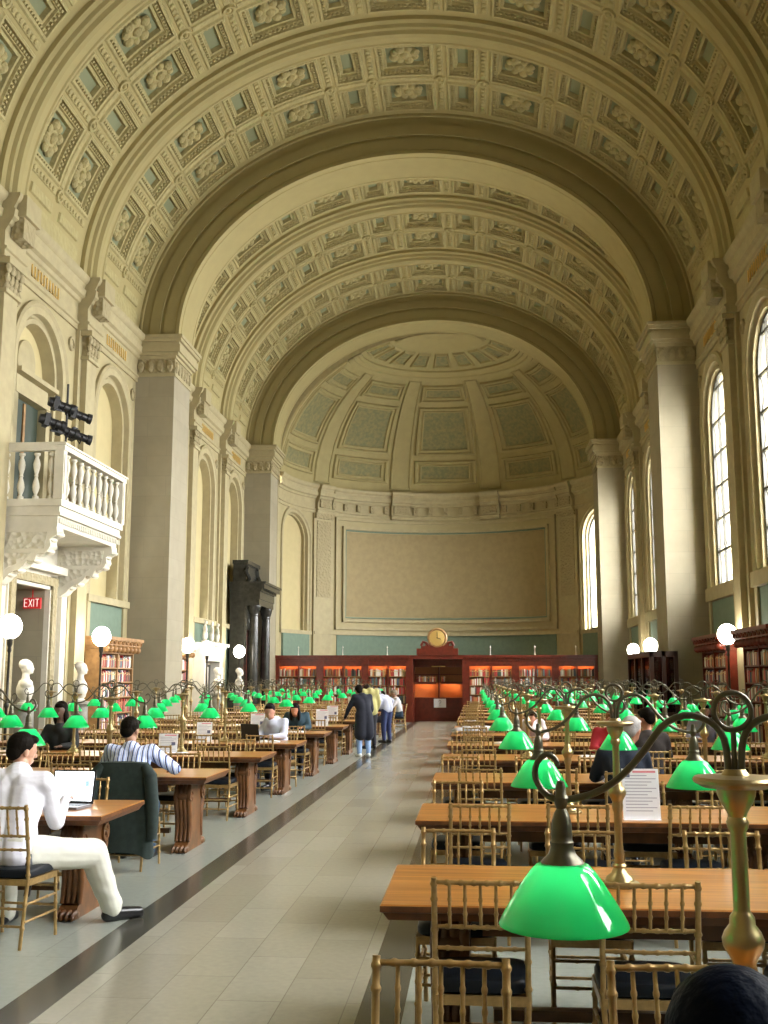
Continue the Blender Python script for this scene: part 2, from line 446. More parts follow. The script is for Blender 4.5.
ENT = [(9.78,0),(9.78,.05),(9.90,.05),(9.92,.09),(9.96,.09),(9.98,.04),(10.42,.04),(10.44,.09),(10.52,.12),(10.56,.20),(10.72,.22),(10.74,.17),(10.86,.20),(10.90,.26),(10.98,.30),(11.04,.30),(11.04,-.1)]
def entab(mb, mp, u0, u1, ext=0, zoff=0, nu=1, ends=False, mi=0):
    rows = [[mp(u0+(u1-u0)*i/nu, -(p+ext if p > 0 or z > 9.9 else p), z+zoff) for i in range(nu+1)] for z, p in ENT]
    mb.grid(rows, mi)
    if ends or ext:
        pts = [(-(p+ext), z+zoff) for z, p in ENT]
        for u in (u0, u1):
            o = len(mb.v); mb.v += [tuple(mp(u, d, z)) for d, z in pts]+[tuple(mp(u, .0, 11.04+zoff)), tuple(mp(u, .0, 9.78+zoff))]
            n = len(pts)
            for k in range(n-2):
                mb.f.append((o+n+1, o+k, o+k+1)); mb.m.append(mi)
            mb.f.append((o+n+1, o+n-2, o+n)); mb.m.append(mi)
def gold_marks(mb, mp, uc, mi):
    rnd = random.Random(3)
    u = uc-.75
    while u < uc+.75:
        w = .035; mbox(mb, mp, u, u+w, -.065, -.03, 10.06, 10.32, mi)
        if rnd.random() < .7: mbox(mb, mp, u, u+.11, -.065, -.03, 10.17+rnd.choice((-.11,0,.11)), 10.20+rnd.choice((-.11,0,.11)), mi) if False else mbox(mb, mp, u, u+.10, -.065, -.03, *((10.29,10.32) if rnd.random() < .5 else (10.06,10.09)), mi)
        u += .16
def roundels(mb, mp, u, z, mi, d=0):
    rows = []
    for r, dd in ((.17,0),(.16,-.05),(.12,-.05),(.11,-.02),(.001,-.05)):
        rows.append([mp(u+r*cos(2*pi*k/14), d+dd, z+r*sin(2*pi*k/14)) for k in range(14)])
    mb.grid(rows, mi, cv=True)
def pil(mb, mp, u0):
    u1 = u0+PW; c = (u0+u1)/2
    mbox(mb, mp, u0, u1, -.10, 0, 0, 9.78, 1)
    mbox(mb, mp, u0+.17, u1-.17, -.24, -.10, .45, 9.1, 1)
    mbox(mb, mp, u0+.12, u1-.12, -.30, -.10, 0, .45, 1)
    mbox(mb, mp, u0+.12, u1-.12, -.30, -.10, 9.1, 9.18, 1)
    # leafy capital
    for z, w, e in ((9.2,.25,.26),(9.4,.28,.29),(9.58,.31,.32)):
        for k in range(4):
            u = c-w+2*w*k/3
            rows = [[mp(u+.085*cos(a)*cos(b), -e-.06*cos(a)*sin(b)+.02, z+.11*sin(a)) for b in [2*pi*j/8 for j in range(8)]] for a in [-pi/2+pi*i/4 for i in range(5)]]
            mb.grid(rows, 2, cv=True)
    mbox(mb, mp, u0+.17, u1-.17, -.26, -.10, 9.18, 9.66, 2)
    mbox(mb, mp, u0+.06, u1-.06, -.37, -.05, 9.66, 9.78, 1)
    entab(mb, mp, u0-.02, u1+.02, ext=.24, mi=1)
    # bracket block against the rib
    mbox(mb, mp, u0+.12, u1-.12, -.62, -.3, 10.62, 11.04, 1)
    mbox(mb, mp, u0+.2, u1-.2, -.55, -.3, 10.2, 10.62, 2)
WM = [M_wall, M_trim, M_carve, M_panel, M_green, M_gold]
# material 7 of the doorway bay is the pale stone
def niche_bay():
    mb = MB(); uc = BL/2; mp = mapL
    arch_wall(mb, mp, 0, BL, uc, 1.50, 3.62, 8.2, 9.78, 0)
    arch_mould(mb, mp, uc, 3.62, 8.2, [(1.50,0),(1.50,-.07),(1.44,-.10),(1.38,-.05),(1.22,-.05),(1.20,.08),(1.16,.12),(1.12,.06),(1.02,.06),(1.00,.34)], 1)
    arch_fill(mb, mp, uc, 1.02, 3.62, 8.2, .34, 3)
    entab(mb, mp, 0, BL, mi=1); gold_marks(mb, mp, uc, 5)
    for u in (.28, BL-.28): roundels(mb, mp, u, 9.35, 2)
    mbox(mb, mp, .25, BL-.25, -.14, .0, 3.55, 3.72, 1)
    mbox(mb, mp, .36, .56, -.08, 0, 2.4, 3.6, 1); mbox(mb, mp, BL-.56, BL-.36, -.08, 0, 2.4, 3.6, 1)
    mbox(mb, mp, .56, BL-.56, -.03, 0, .4, 3.55, 4)
    mbox(mb, mp, 0, BL, -.05, 0, 0, .4, 1)
    return struct(mb, 'wall_left', WM, 30)
WR_, WZ0, WZS = 1.06, 3.95, 8.15
def window_bay(uc=None, mp=mapR, bl=BL, nu=1):
    mb = MB(); uc = bl/2
    arch_wall(mb, mp, 0, bl, uc, 1.50, WZ0-.2, WZS, 9.78, 0)
    arch_mould(mb, mp, uc, WZ0-.2, WZS, [(1.50,0),(1.50,-.07),(1.44,-.10),(1.38,-.05),(1.26,-.05),(1.24,.06),(1.19,.09),(1.15,.04),(1.08,.04),(1.06,.12),(1.06,.55)], 1)
    mbox(mb, mp, .3, bl-.3, -.14, .55, WZ0-.32, WZ0, 1)
    entab(mb, mp, 0, bl, mi=1); gold_marks(mb, mp, uc, 5)
    for u in (.28, bl-.28): roundels(mb, mp, u, 9.35, 2)
    mbox(mb, mp, .36, .56, -.08, 0, 2.4, 3.65, 1); mbox(mb, mp, bl-.56, bl-.36, -.08, 0, 2.4, 3.65, 1)
    mbox(mb, mp, .56, bl-.56, -.03, 0, .4, 3.62, 4)
    mbox(mb, mp, 0, bl, -.05, 0, 0, .4, 1)
    return struct(mb, 'wall_right', WM, 30)
def window_frame(mp, uc, name, d=.16):
    mb = MB(); w = .022
    arch_mould(mb, mp, uc, WZ0, WZS, [(1.06,d-.04),(.99,d-.04),(.99,d+.04),(1.06,d+.04)], 0)
    mbox(mb, mp, uc-1.06, uc+1.06, d-.04, d+.04, WZ0, WZ0+.09)
    for k in (-1, 1):
        zt = WZS+sqrt(1.06**2-.36**2)
        mbox(mb, mp, uc+.36*k-w, uc+.36*k+w, d-.03, d+.03, WZ0, zt)
    for i in range(6):
        z = WZ0+.09+(WZS-WZ0)*(i+1)/5.2
        hw = 1.02 if z < WZS else sqrt(max(.01, 1.05**2-(z-WZS)**2))
        mbox(mb, mp, uc-hw, uc+hw, d-.03, d+.03, z-.025, z+.025)
    # curved leading between the bars
    for i in range(6):
        z = WZ0+.09+(WZS-WZ0)*(i+.5)/5.2; hh = (WZS-WZ0)/10.4
        for ux in (-.7, 0, .7):
            if z+hh > WZS+.35 and ux: continue
            for sgn in (-1, 1):
                mb.tube([mp(uc+ux+sgn*(.30-.22*sin(pi*t/8)), d, z-hh+2*hh*t/8) for t in range(9)], .011, 4)
    fr = mb.build(name, M_winf); fr['kind'] = 'structure'
    g = MB(); arch_fill(g, mp, uc, 1.03, WZ0, WZS, d+.01, 0)
    g.build('window_pane', M_glass, fr)
    return fr
def portal(x, y, z, w, h, rot):
    l = bpy.data.lights.new('window_daylight', 'AREA'); l.shape = 'RECTANGLE'; l.size = w; l.size_y = h
    l.cycles.is_portal = True
    o = bpy.data.objects.new('window_daylight', l); COL.objects.link(o); o.location = (x, y, z); o.rotation_euler = rot
nb = niche_bay(); used = False
DOORBAY = BAYS[3]+0  # index computed below
DOORBAY = [b for b in BAYS if abs(b-20.015) < .1][0]
PORTALBAY = BAYS[-1]
for y in BAYS:
    if y == DOORBAY: continue
    if not used: nb.location.y = y; used = True
    else: c = nb.copy(); COL.objects.link(c); c.location.y = y
wb = window_bay(); fw = window_frame(mapR, BL/2, 'window_1')
for i, y in enumerate(BAYS):
    if i == 0: wb.location.y = y; fw.location.y = y
    else:
        c = wb.copy(); COL.objects.link(c); c.location.y = y
        c = place_copy(fw, y-BAYS[0]); c.name = 'window_%d' % (i+1)
    portal(XR+.6, y+BL/2, 6.6, 5.6, 2.4, (0, radians(90), 0))
for mp, nm in ((mapL, 'trim_3'), (mapR, 'trim_4')):
    mb = MB(); pil(mb, mp, 0); p0 = struct(mb, nm, WM, 30); p0.location.y = RIBS[0]
    for y in RIBS[1:]: c = p0.copy(); COL.objects.link(c); c.location.y = y
# piers
def pier(side):
    mb = MB(); D = HW-6.5
    sx = -1 if side < 0 else 1
    xo = XL if side < 0 else XR
    xi = X0-6.5 if side < 0 else X0+6.5
    def bx(e, z0, z1, mi):
        a, b = (xo, xi+e) if side < 0 else (xi-e, xo)
        mb.box(a, b, -e, AW+e, z0, z1, mi)
    bx(0, .5, 9.92, 0); bx(.06, 0, .5, 0); bx(.035, 9.92, 10.0, 1)
    bx(.01, 10.0, 10.42, 2); bx(.05, 10.42, 10.5, 1); bx(.12, 10.5, 10.58, 1); bx(.18, 10.58, 10.78, 1); bx(.15, 10.78, 10.86, 1); bx(.22, 10.86, 10.95, 1); bx(.26, 10.95, 11.04, 1)
    def leaf(x, y, nx, ny):
        T = Matrix.Translation((x, y, 10.2))
        mb.ell((0,0,0), (.10 if ny else .05, .10 if nx else .05, .17), 8, 5, 2, T)
    n = 4
    for k in range(n):
        x = xi-sx*-1*0+( (xo-xi)*(k+.5)/n)
        leaf(x, -.03, 0, 1)
        leaf(x+(xo-xi)*.0, AW+.03, 0, 1)
    for k in range(6): leaf(xi-sx*.03, AW*(k+.5)/6, 1, 0)
    return struct(mb, 'wall_left' if side < 0 else 'wall_right', [M_pier, M_trim, M_carve], 30)
for side in (-1, 1):
    p = pier(side); p.location.y = ARCH[0]
    for y in ARCH[1:]: c = p.copy(); COL.objects.link(c); c.location.y = y
# door bay on the left wall
DC = 21.62
def door_bay():
    mb = MB(); mp = mapL; u0, u1 = DOORBAY, DOORBAY+BL; uc = DC
    arch_wall(mb, mp, u0, u1, uc, 1.50, 5.0, 8.2, 9.78, 0, zb=5.0)
    arch_mould(mb, mp, uc, 5.0, 8.2, [(1.50,0),(1.50,-.07),(1.44,-.10),(1.38,-.05),(1.22,-.05),(1.20,.08),(1.16,.12),(1.12,.06),(1.02,.06),(1.00,.34)], 1)
    arch_fill(mb, mp, uc, 1.02, 5.0, 8.2, .34, 3)
    entab(mb, mp, u0, u1, mi=1); gold_marks(mb, mp, uc, 5)
    roundels(mb, mp, u0+.28, 9.35, 2); roundels(mb, mp, u1-.28, 9.35, 2)
    # medallion
    mb.grid([[mp(uc+r*cos(2*pi*k/24), .34+dd, 8.42+r*1.05*sin(2*pi*k/24)) for k in range(24)] for r, dd in ((.46,0),(.45,-.06),(.38,-.08),(.30,-.10),(.001,-.13))], 1, cv=True)
    # lower wall with doorway
    d0, d1, dz = uc-.87, uc+.87, 3.62
    rect(mb, mp, u0, d0, 0, 5, 0, 7); rect(mb, mp, d1, u1, 0, 5, 0, 7); rect(mb, mp, d0, d1, dz, 5, 0, 7)
    for a, b in ((d0-.38, d0), (d1, d1+.38)):
        mbox(mb, mp, a, b, -.12, 0, 0, dz+.3, 7); mbox(mb, mp, a+.06, b-.1, -.17, -.12, 0, dz+.2, 2)
    mbox(mb, mp, d0-.38, d1+.38, -.12, 0, dz, dz+.34, 7); mbox(mb, mp, d0-.3, d1+.3, -.18, -.12, dz+.08, dz+.26, 2)
    mbox(mb, mp, d0-.5, d1+.5, -.3, 0, dz+.34, dz+.5, 7)
    for a, b in ((u0+.02, u0+.3), (u1-.36, u1-.06)): mbox(mb, mp, a, b, -.1, 0, 0, 3.7, 7)
    # passage beyond the doorway
    for u in (d0, d1): mb.add([mp(u,0,0), mp(u,2.2,0), mp(u,2.2,dz), mp(u,0,dz)], [(0,1,2,3)], 6)
    mb.add([mp(d0,0,dz), mp(d1,0,dz), mp(d1,2.2,dz), mp(d0,2.2,dz)], [(0,1,2,3)], 6)
    rect(mb, mp, d0, d1, 0, dz, 2.2, 6); mb.add([mp(d0,0,.0), mp(d1,0,.0), mp(d1,2.2,.0), mp(d0,2.2,.0)], [(0,1,2,3)], 6)
    return struct(mb, 'wall_left', WM+[M_pier, M_white], 30)
door_bay()
def upper_doorway():
    mb = MB(); mp = mapL; uc = DC
    mbox(mb, mp, uc-.74, uc+.74, .30, .34, 5.0, 7.55, 0)  # dark sheet painting the shade inside the open upper doorway
    mbox(mb, mp, uc-.05, uc+.05, .27, .30, 5.0, 7.5, 1)
    for k in (-1, 1): mbox(mb, mp, uc+k*.84-.10, uc+k*.84+.10, .1, .34, 5.0, 7.55, 2)
    mbox(mb, mp, uc-.9, uc+.9, .08, .34, 7.55, 7.72, 2); mbox(mb, mp, uc-.82, uc+.82, .12, .34, 7.72, 7.95, 2)
    mbox(mb, mp, uc-1.0, uc+1.0, -.06, .34, 7.95, 8.05, 2)
    struct(mb, 'doorway_1', [mat('dark_opening_fill', (.03,.045,.03), .5), M_oak, M_trim], 30)
upper_doorway()
# floor, ends, and an unseen outer shell added to stop light leaks
mb = MB(); mb.box(XL-1.2, XR+1.0, -6, 54, -.2, 0); struct(mb, 'floor', M_floor)
mb = MB()
mb.box(XL-.9, XR+.9, -6, 54, 17.9, 18.3); mb.box(XL-3.0, XL-2.6, -6, 54, -.2, 18.3)
mb.box(XL-2.7, XL-.45, -6, 54, 5.0, 5.05); 
mb.box(XR+.56, XR+.9, -6, 54, 9.8, 18.3); mb.box(XR+.56, XR+.9, -6, 54, -.2, 3.6); mb.box(XL-3, XR+.9, 52.6, 53, -.2, 18.3)
for i in range(len(BAYS)+1):                     # shell blocks keeping stray light out between the windows
    a = BAYS[i-1]+BL/2+1.08 if i else -6
    b = BAYS[i]+BL/2-1.08 if i < len(BAYS) else 44.6
    mb.box(XR+.56, XR+.9, a, b, 3.6, 9.8)
struct(mb, 'light_seal_shell', M_wall)
mb = MB(); mb.box(XL-.5, XR+.6, -3.4, -3.0, -.05, 18); mb.box(XL-.4, XL, -3, ARCH[0], 0, 12); mb.box(XR, XR+.4, -3, ARCH[0], 0, 12)
struct(mb, 'wall_back', M_wall)
mb = MB(); mb.grid([[rib_fn(pi*i/40, y, 0) for i in range(41)] for y in (-3.0, ARCH[0])]); struct(mb, 'ceiling', M_rib, 30)
# ------------------------------------------------------------------ apse
AY, AA, AB = 43.9, 6.85, 6.3; AZ = 10.3; AX = -1.28
def apt(phi, r=0): return (AX+(AA-r)*sin(phi), AY+(AB-r)*cos(phi))
def mapA(u, d, z):          # u in degrees
    x, y = apt(radians(u), -d); return Vector((x, y, z))
def apse_seg(mb, u0, u1, nu=8):
    rect(mb, mapA, u0, u1, 0, 9.04, 0, 0, nu)
mb = MB()
DZ = AZ-11.04
rect(mb, mapA, -58, 58, 0, 9.04, 0, 0, 40)
entab(mb, mapA, -90, 90, zoff=DZ, nu=60, mi=1)
# carved pilasters
for s in (-1, 1):
    a, b = (49.5, 57) if s > 0 else (-57, -49.5)
    mbox(mb, mapA, a-1.5, b+1.5, -.10, 0, 0, 9.04, 1, 3); mbox(mb, mapA, a, b, -.14, -.1, 5.3, 8.7, 2, 3)
    mbox(mb, mapA, a-1.2, b+1.2, -.2, -.1, 8.8, 9.04, 2, 3)
    
# entablature breaks and brackets
for c in (-53.3, -18, 18, 53.3):
    entab(mb, mapA, c-4, c+4, ext=.14, zoff=DZ, nu=4, mi=1)
    mbox(mb, mapA, c-3, c+3, -.26, 0, 9.3, 9.66, 2, 3)
for c in range(-48, 49, 6):
    mbox(mb, mapA, c-.8, c+.8, -.16, 0, 9.3, 9.62, 2, 1)
# great panel: frames within frames
def frame(mb, u0, u1, z0, z1, w, wz, d0, mi, nu=24):
    mbox(mb, mapA, u0, u1, d0, 0, z0, z0+wz, mi, nu); mbox(mb, mapA, u0, u1, d0, 0, z1-wz, z1, mi, nu)
    mbox(mb, mapA, u0, u0+w, d0, 0, z0, z1, mi, 1); mbox(mb, mapA, u1-w, u1, d0, 0, z0, z1, mi, 1)
frame(mb, -46.5, 46.5, 3.9, 8.98, .8, .12, -.10, 1); frame(mb, -43, 43, 4.25, 8.6, 1.0, .14, -.12, 1)
frame(mb, -41.7, 41.7, 4.42, 8.44, .35, .05, -.07, 4)
mbox(mb, mapA, -41.2, 41.2, -.03, 0, 4.5, 8.36, 6, 24)
mbox(mb, mapA, -58, 58, -.14, 0, 3.66, 3.8, 1, 30)
mbox(mb, mapA, -45.5, 45.5, -.03, 0, 2.0, 3.66, 4, 30)
# outer bays: blind niche on the left, window on the right
def apse_bay(c, win):
    dpm = AB*pi/180*1.02
    hb = 18.5
    def mp(u, d, z): return mapA(c+u/dpm/1.0, d, z)
    R = 1.08
    arch_wall(mb, mp, -hb*dpm, hb*dpm, 0, R+.28, 3.75, 7.75, 9.04, 0)
    arch_mould(mb, mp, 0, 3.75, 7.75, [(R+.28,0),(R+.28,-.07),(R+.2,-.09),(R+.14,-.04),(R+.04,-.04),(R+.02,.05),(R,.10),(R-.06,.10),(R-.06,.4)], 1)
    if not win:
        arch_fill(mb, mp, 0, R-.05, 3.75, 7.75, .25, 3)
        mbox(mb, mp, -R-.3, R+.3, -.1, 0, 3.62, 3.78, 1); mbox(mb, mp, -R-.1, R+.1, -.12, 0, 2.0, 3.62, 4)
    else:
        mbox(mb, mp, -R-.3, R+.3, -.1, .3, 3.62, 3.78, 1); mbox(mb, mp, -R-.1, R+.1, -.12, 0, 2.0, 3.62, 4)
        w = MB(); arch_mould(w, mp, 0, 3.8, 7.75, [(R-.05,.2),(R-.12,.2),(R-.12,.26),(R-.05,.26)], 0)
        mbox(w, mp, -R+.06, R-.06, .2, .26, 3.8, 3.88)
        fr = w.build('window_%d' % (len(BAYS)+1), M_winf); fr['kind'] = 'structure'
        g = MB(); arch_fill(g, mp, 0, R-.08, 3.8, 7.75, .23, 0); g.build('window_pane', M_glass, fr)
        p = mp(0, .7, 6.2); n = (mp(0,-1,0)-mp(0,0,0)).normalized()
        portal(p.x, p.y, p.z, 2.2, 5.2, n.to_track_quat('-Z', 'Y').to_euler())
apse_bay(-71.5, False); apse_bay(71.5, True)
struct(mb, 'wall_far', WM+[mat('ochre_panel', (.40,.325,.17), .8, noise=.12, nscale=4)], 30)
mb = MB()
for xx, xe in ((X0-HW-.4, -8.09), (X0+6.7, X0+8.05)): mb.box(xx, xe, AY-.05, AY+.35, 0, 11.04)  # end blocks and filler ring added to close light leaks behind the arch
n = 60
mb.grid([[Vector(((AX if k == 0 else X0)-a*cos(pi*i/n), AY+.005, AZ+b*sin(pi*i/n))) for i in range(n+1)] for k, (a, b) in enumerate(((AA-.01,5.8),(VA+1,VB+1.2)))])
struct(mb, 'wall_far', M_trim)
DB = 5.8
def dpt(phi, e, h=0):
    e_ = radians(e); p = radians(phi)
    return Vector((AX+(AA-h)*sin(p)*cos(e_), AY+(AB-h)*cos(p)*cos(e_), AZ+(DB-h)*sin(e_)))
def dome():
    mb = MB()
    rows = [[dpt(-90+180*i/80, e, 0) for i in range(81)] for e in [90*j/36 for j in range(37)]]
    mb.grid(rows, 0)
    def ring(p0, p1, e0, e1, lev, mi, fill):
        R = []; n = 6
        for ip, ie, h in lev:
            a, b, c, d = p0+ip, p1-ip, e0+ie, e1-ie
            R.append([dpt(a+(b-a)*i/n, c, h) for i in range(n)]+[dpt(b, c+(d-c)*i/n, h) for i in range(n)]+[dpt(b-(b-a)*i/n, d, h) for i in range(n)]+[dpt(a, d-(d-c)*i/n, h) for i in range(n)])
        mb.grid(R, mi, cv=True)
        ip, ie, h = lev[-1]; a, b, c, d = p0+ip, p1-ip, e0+ie, e1-ie
        mb.grid([[dpt(a+(b-a)*i/n, c+(d-c)*j/n, h) for i in range(n+1)] for j in range(n+1)], fill)
    for c in (-72, -36, 0, 36, 72):
        for e0, e1 in ((4.5,15.5),(18,41),(43.5,52.5)):
            w = 12.6
            ring(c-w, c+w, e0, e1, [(0,0,0),(.4,.35,.10),(1.2,.9,.10),(1.5,1.2,.02),(2.2,1.8,.02),(2.4,2.0,.07),(3.0,2.5,.07),(3.2,2.7,.01)], 0, 1)
    for c in (-90, -54, -18, 18, 54, 90):           # radial ribs
        ring(max(c-4.4, -90), min(c+4.4, 90), 1.5, 55, [(0,0,0),(.4,.5,.07),(.9,.8,.07),(1.1,1.0,.03)], 0, 0)
    R = [[dpt(-90+180*i/60, e, h) for i in range(61)] for e, h in ((55,-.01),(55.2,.08),(57,.09),(57.5,.05),(59,.05),(59.4,.09),(60.5,.08),(60.8,-.01))]
    mb.grid(R, 2)
    for k in range(-4, 5):
        ring(k*20-7.6, k*20+7.6, 62.5, 72, [(0,0,0),(.8,.5,.08),(1.6,1,.08),(2,1.3,.01)], 0, 1)
    R = [[dpt(-90+180*i/60, e, h) for i in range(61)] for e, h in ((73.5,-.01),(74,.08),(76,.09),(77,.05),(79,.01),(85,-.01))]
    mb.grid(R, 2)
    return struct(mb, 'ceiling', [M_dome, M_domep, M_rib], 35)
dome()
# ------------------------------------------------------------------ ordinals for labels
ORD = ['first','second','third','fourth','fifth','sixth','seventh','eighth','ninth','tenth','eleventh','twelfth','thirteenth','fourteenth','fifteenth']
# ------------------------------------------------------------------ ballroom chair
def bamboo(mb, pts, r, rings, seg=8):
    """tube with raised knuckles at given fractions"""
    pts = [Vector(p) for p in pts]
    L = [0]
    for a, b in zip(pts, pts[1:]): L.append(L[-1]+(b-a).length)
    def at(f):
        d = f*L[-1]
        for i in range(len(pts)-1):
            if d <= L[i+1] or i == len(pts)-2:
                return pts[i].lerp(pts[i+1], (d-L[i])/(L[i+1]-L[i]))
    st = {0.0: r, 1.0: r}
    for l in L[1:-1]: st[l/L[-1]] = r
    e = .006/L[-1]
    for f in rings: st[f-2*e] = r; st[f-e*.6] = r*1.36; st[f+e*.6] = r*1.36; st[f+2*e] = r
    ks = sorted(k for k in st if 0 <= k <= 1)
    mb.tube([at(k) for k in ks], [st[k] for k in ks], seg)
def chair_meshes(seg):
    P = {}
    H_ = .92
    for s in (-1, 1):
        mb = MB(); x = .195*s
        bamboo(mb, [(x*.94,-.235,0),(x,-.19,.43),(x,-.20,.60),(x,-.262,H_)], .0125, [.14,.3,.5,.62,.76,.9,.97], seg)
        P['rear%d' % s] = mb.mesh('leg', M_gilt, 50)
        mb = MB(); bamboo(mb, [(.20*s,.215,0),(.195*s,.19,.43)], .012, [.25,.5,.8], seg)
        P['front%d' % s] = mb.mesh('leg', M_gilt, 50)
    mb = MB()
    def backy(z): return -.20-(z-.60)*.062/.32 if z > .6 else -.19-(z-.43)*.01/.17
    for z, rr in ((.900,.0098),(.715,.0085),(.625,.0085)):
        bamboo(mb, [(-.195,backy(z),z),(0,backy(z)-.012,z),(.195,backy(z),z)], rr, [.14,.29,.43,.57,.71,.86], seg)
    for k in range(5):
        x = -.195+.39*(k+1)/6
        bamboo(mb, [(x,backy(.715)-.01,.715),(x,backy(.9)-.01,.9)], .0072, [.3,.62], seg)
    P['back'] = mb.mesh('backrest', M_gilt, 50)
    mb = MB()
    for a, b in (((-.195,-.19),(.195,-.19)),((-.195,.19),(.195,.19)),((-.195,-.19),(-.195,.19)),((.195,-.19),(.195,.19))):
        d = Vector((b[0]-a[0], b[1]-a[1], 0)).normalized(); n = Vector((-d.y, d.x, 0))*.013
        A, B_ = Vector((*a,0)), Vector((*b,0))
        vs = [A+n, A-n, B_-n, B_+n]
        mb.add([(p.x,p.y,z) for z in (.395,.435) for p in vs], [(0,1,2,3),(4,7,6,5),(0,3,7,4),(1,5,6,2),(0,4,5,1),(3,2,6,7)])
    P['frame'] = mb.mesh('seat_frame', M_gilt)
    mb = MB()
    for s in (-1, 1):
        for z in (.17, .28): bamboo(mb, [(.196*s,-.20-.03*(1-z/.43),z),(.198*s,.20,z)], .0085, [.3,.7], seg)
    for y, z in ((.205,.20),(.205,.33),(-.215,.14),(-.21,.25)): bamboo(mb, [(-.195,y,z),(.195,y,z)], .0085, [.3,.7], seg)
    P['stretcher'] = mb.mesh('stretcher', M_gilt, 50)
    mb = MB(); rows = []
    for q, z in ((.93,.435),(1,.445),(1,.475),(.96,.492),(.8,.50),(.01,.502)):
        row = []
        for k in range(20):
            a = 2*pi*k/20; c, s_ = cos(a), sin(a)
            sx = math.copysign(abs(c)**.35, c); sy = math.copysign(abs(s_)**.35, s_)
            row.append((.205*q*sx, .005+.205*q*sy, z))
        rows.append(row)
    mb.grid(rows, 0, cv=True); P['pad'] = mb.mesh('seat_cushion', M_pad, 50)
    return P
CH8 = chair_meshes(8)
CH_PARTS = [('leg','rear-1'),('leg','rear1'),('leg','front-1'),('leg','front1'),('backrest','back'),('seat_frame','frame'),('stretcher','stretcher'),('seat_cushion','pad')]
proto_chair = None; proto_far = None; CHAIRS = []; SEATS = []
def chair(x, y, rz, label, group, far=False):
    global proto_chair, proto_far
    CHAIRS.append((x, y, label))
    if far:
        if proto_far is None:
            P = chair_meshes(4); mb = MB()
            for _, k in CH_PARTS:
                me = P[k]; mb.add([v.co[:] for v in me.vertices], [tuple(p.vertices) for p in me.polygons], 1 if k == 'pad' else 0)
            proto_far = mb.build('ballroom_chair', [M_gilt, M_pad]); c = proto_far
        else: c = proto_far.copy(); COL.objects.link(c)
        c.location = (x, y, 0); c.rotation_euler.z = rz
        return tag(c, label, 'chair', group)
    if proto_chair is None:
        proto_chair = link('ballroom_chair', None)
        for n, k in CH_PARTS: link(n, CH8[k], proto_chair)
        for c in proto_chair.children:
            if c.name.startswith('seat_cushion'): c['label'] = 'black cushion'
        proto_chair.location = (x, y, 0); proto_chair.rotation_euler.z = rz
        return tag(proto_chair, label, 'chair', group)
    c = copy_tree(proto_chair, (x, y, 0), rz, label, group); c['category'] = 'chair'; return c
# ------------------------------------------------------------------ reading table
TL, TD, TH = 4.8, 1.04, .765
def table_parts(side):
    root = link('reading_table', None)
    mb = MB(); x0, x1 = 0, TL; y0, y1 = -TD/2, TD/2
    def loop(i, z): return [(x0+i,y0+i,z),(x1-i,y0+i,z),(x1-i,y1-i,z),(x0+i,y1-i,z)]
    rows = [loop(.006,TH), loop(0,TH-.006), loop(0,TH-.032), loop(.012,TH-.037), loop(.035,TH-.072), loop(.07,TH-.078)]
    mb.grid(rows[:1]+rows[1:2], 0, cv=True); mb.grid(rows[1:], 1, cv=True)
    mb.add(rows[0], [(0,1,2,3)], 0); mb.add(rows[-1], [(3,2,1,0)], 1)
    mb.build('tabletop', [M_table, M_tedge], root)
    ap = MB()
    ap.box(.45, TL-.45, -.34, -.31, .60, .69); ap.box(.45, TL-.45, .31, .34, .60, .69)
    ap.build('apron', M_tleg, root)
    mb = MB(); mb.box(.5, TL-.5, -.03, .03, .15, .20); mb.build('stretcher', M_tleg, root)
    for xc in (.30, TL/2, TL-.30):
        mb = MB(); w = .085
        # side outline of a double console with paw feet, in (y, z)
        h = [(.46,.0),(.47,.05),(.42,.085),(.36,.10),(.33,.16),(.31,.26),(.33,.36),(.385,.46),(.40,.56),(.385,.64),(.36,.687)]
        poly = h+[(-a, b) for a, b in reversed(h)]
        poly = [(a*.68, b) for a, b in h] + [(-a*.68, b) for a, b in reversed(h)]
        mb.prism(poly, xc-w*.8, xc+w*.8, lambda a, b, x: Vector((x, a, b)))
        for s in (-1, 1):                         # fluted front with scroll and paw
            for k in range(4):
                xx = xc-w+.022+k*(2*w-.044)/3
                mb.tube([(xx, s*a*.70, b) for a, b in h[3:]], [.020,.023,.025,.027,.029,.028,.024,.018], 8)
                mb.ell((xx, s*.325, .035), (.024,.075,.038), 8, 5)
                mb.ell((xx, s*.385, .022), (.018,.02,.022), 6, 4)
            mb.ell((xc, s*.26, .55), (w+.01,.055,.055), 10, 6)
            for q in (-1, 1):
                T = Matrix.Translation((xc+q*w*.9, s*.24, .55)) @ Matrix.Rotation(pi/2, 4, 'Y')
                mb.lathe([(.07,-.01),(.07,.012),(.05,.012),(.045,.004),(.03,.004),(.02,.02),(0,.02)], seg=14, T=T)
        mb.build('leg', M_tleg, root, 50)
    return root
RIGHT = [2.44, 5.46, 8.33, 11.15, 14.0, 16.85, 19.7, 22.5, 25.35, 28.2, 31.05, 33.9, 36.7, 39.5]
LEFT = [8.36, 11.45, 14.3, 17.0, 20.1, 22.9, 25.7, 28.6, 31.5, 34.4, 37.3, 40.1]
RX, LX = -.43, -2.70-TL
pt = None
for side, rowsY, x in (('right', RIGHT, RX), ('left', LEFT, LX)):
    for i, y in enumerate(rowsY):
        lb = 'long wooden reading table, %s from the camera in the %s-hand column' % (ORD[i], side)
        if pt is None: pt = table_parts(side); pt.location = (x, y, 0); tag(pt, lb, 'table', 'reading tables')
        else: c = copy_tree(pt, (x, y, 0), 0, lb, 'reading tables'); c['category'] = 'table'
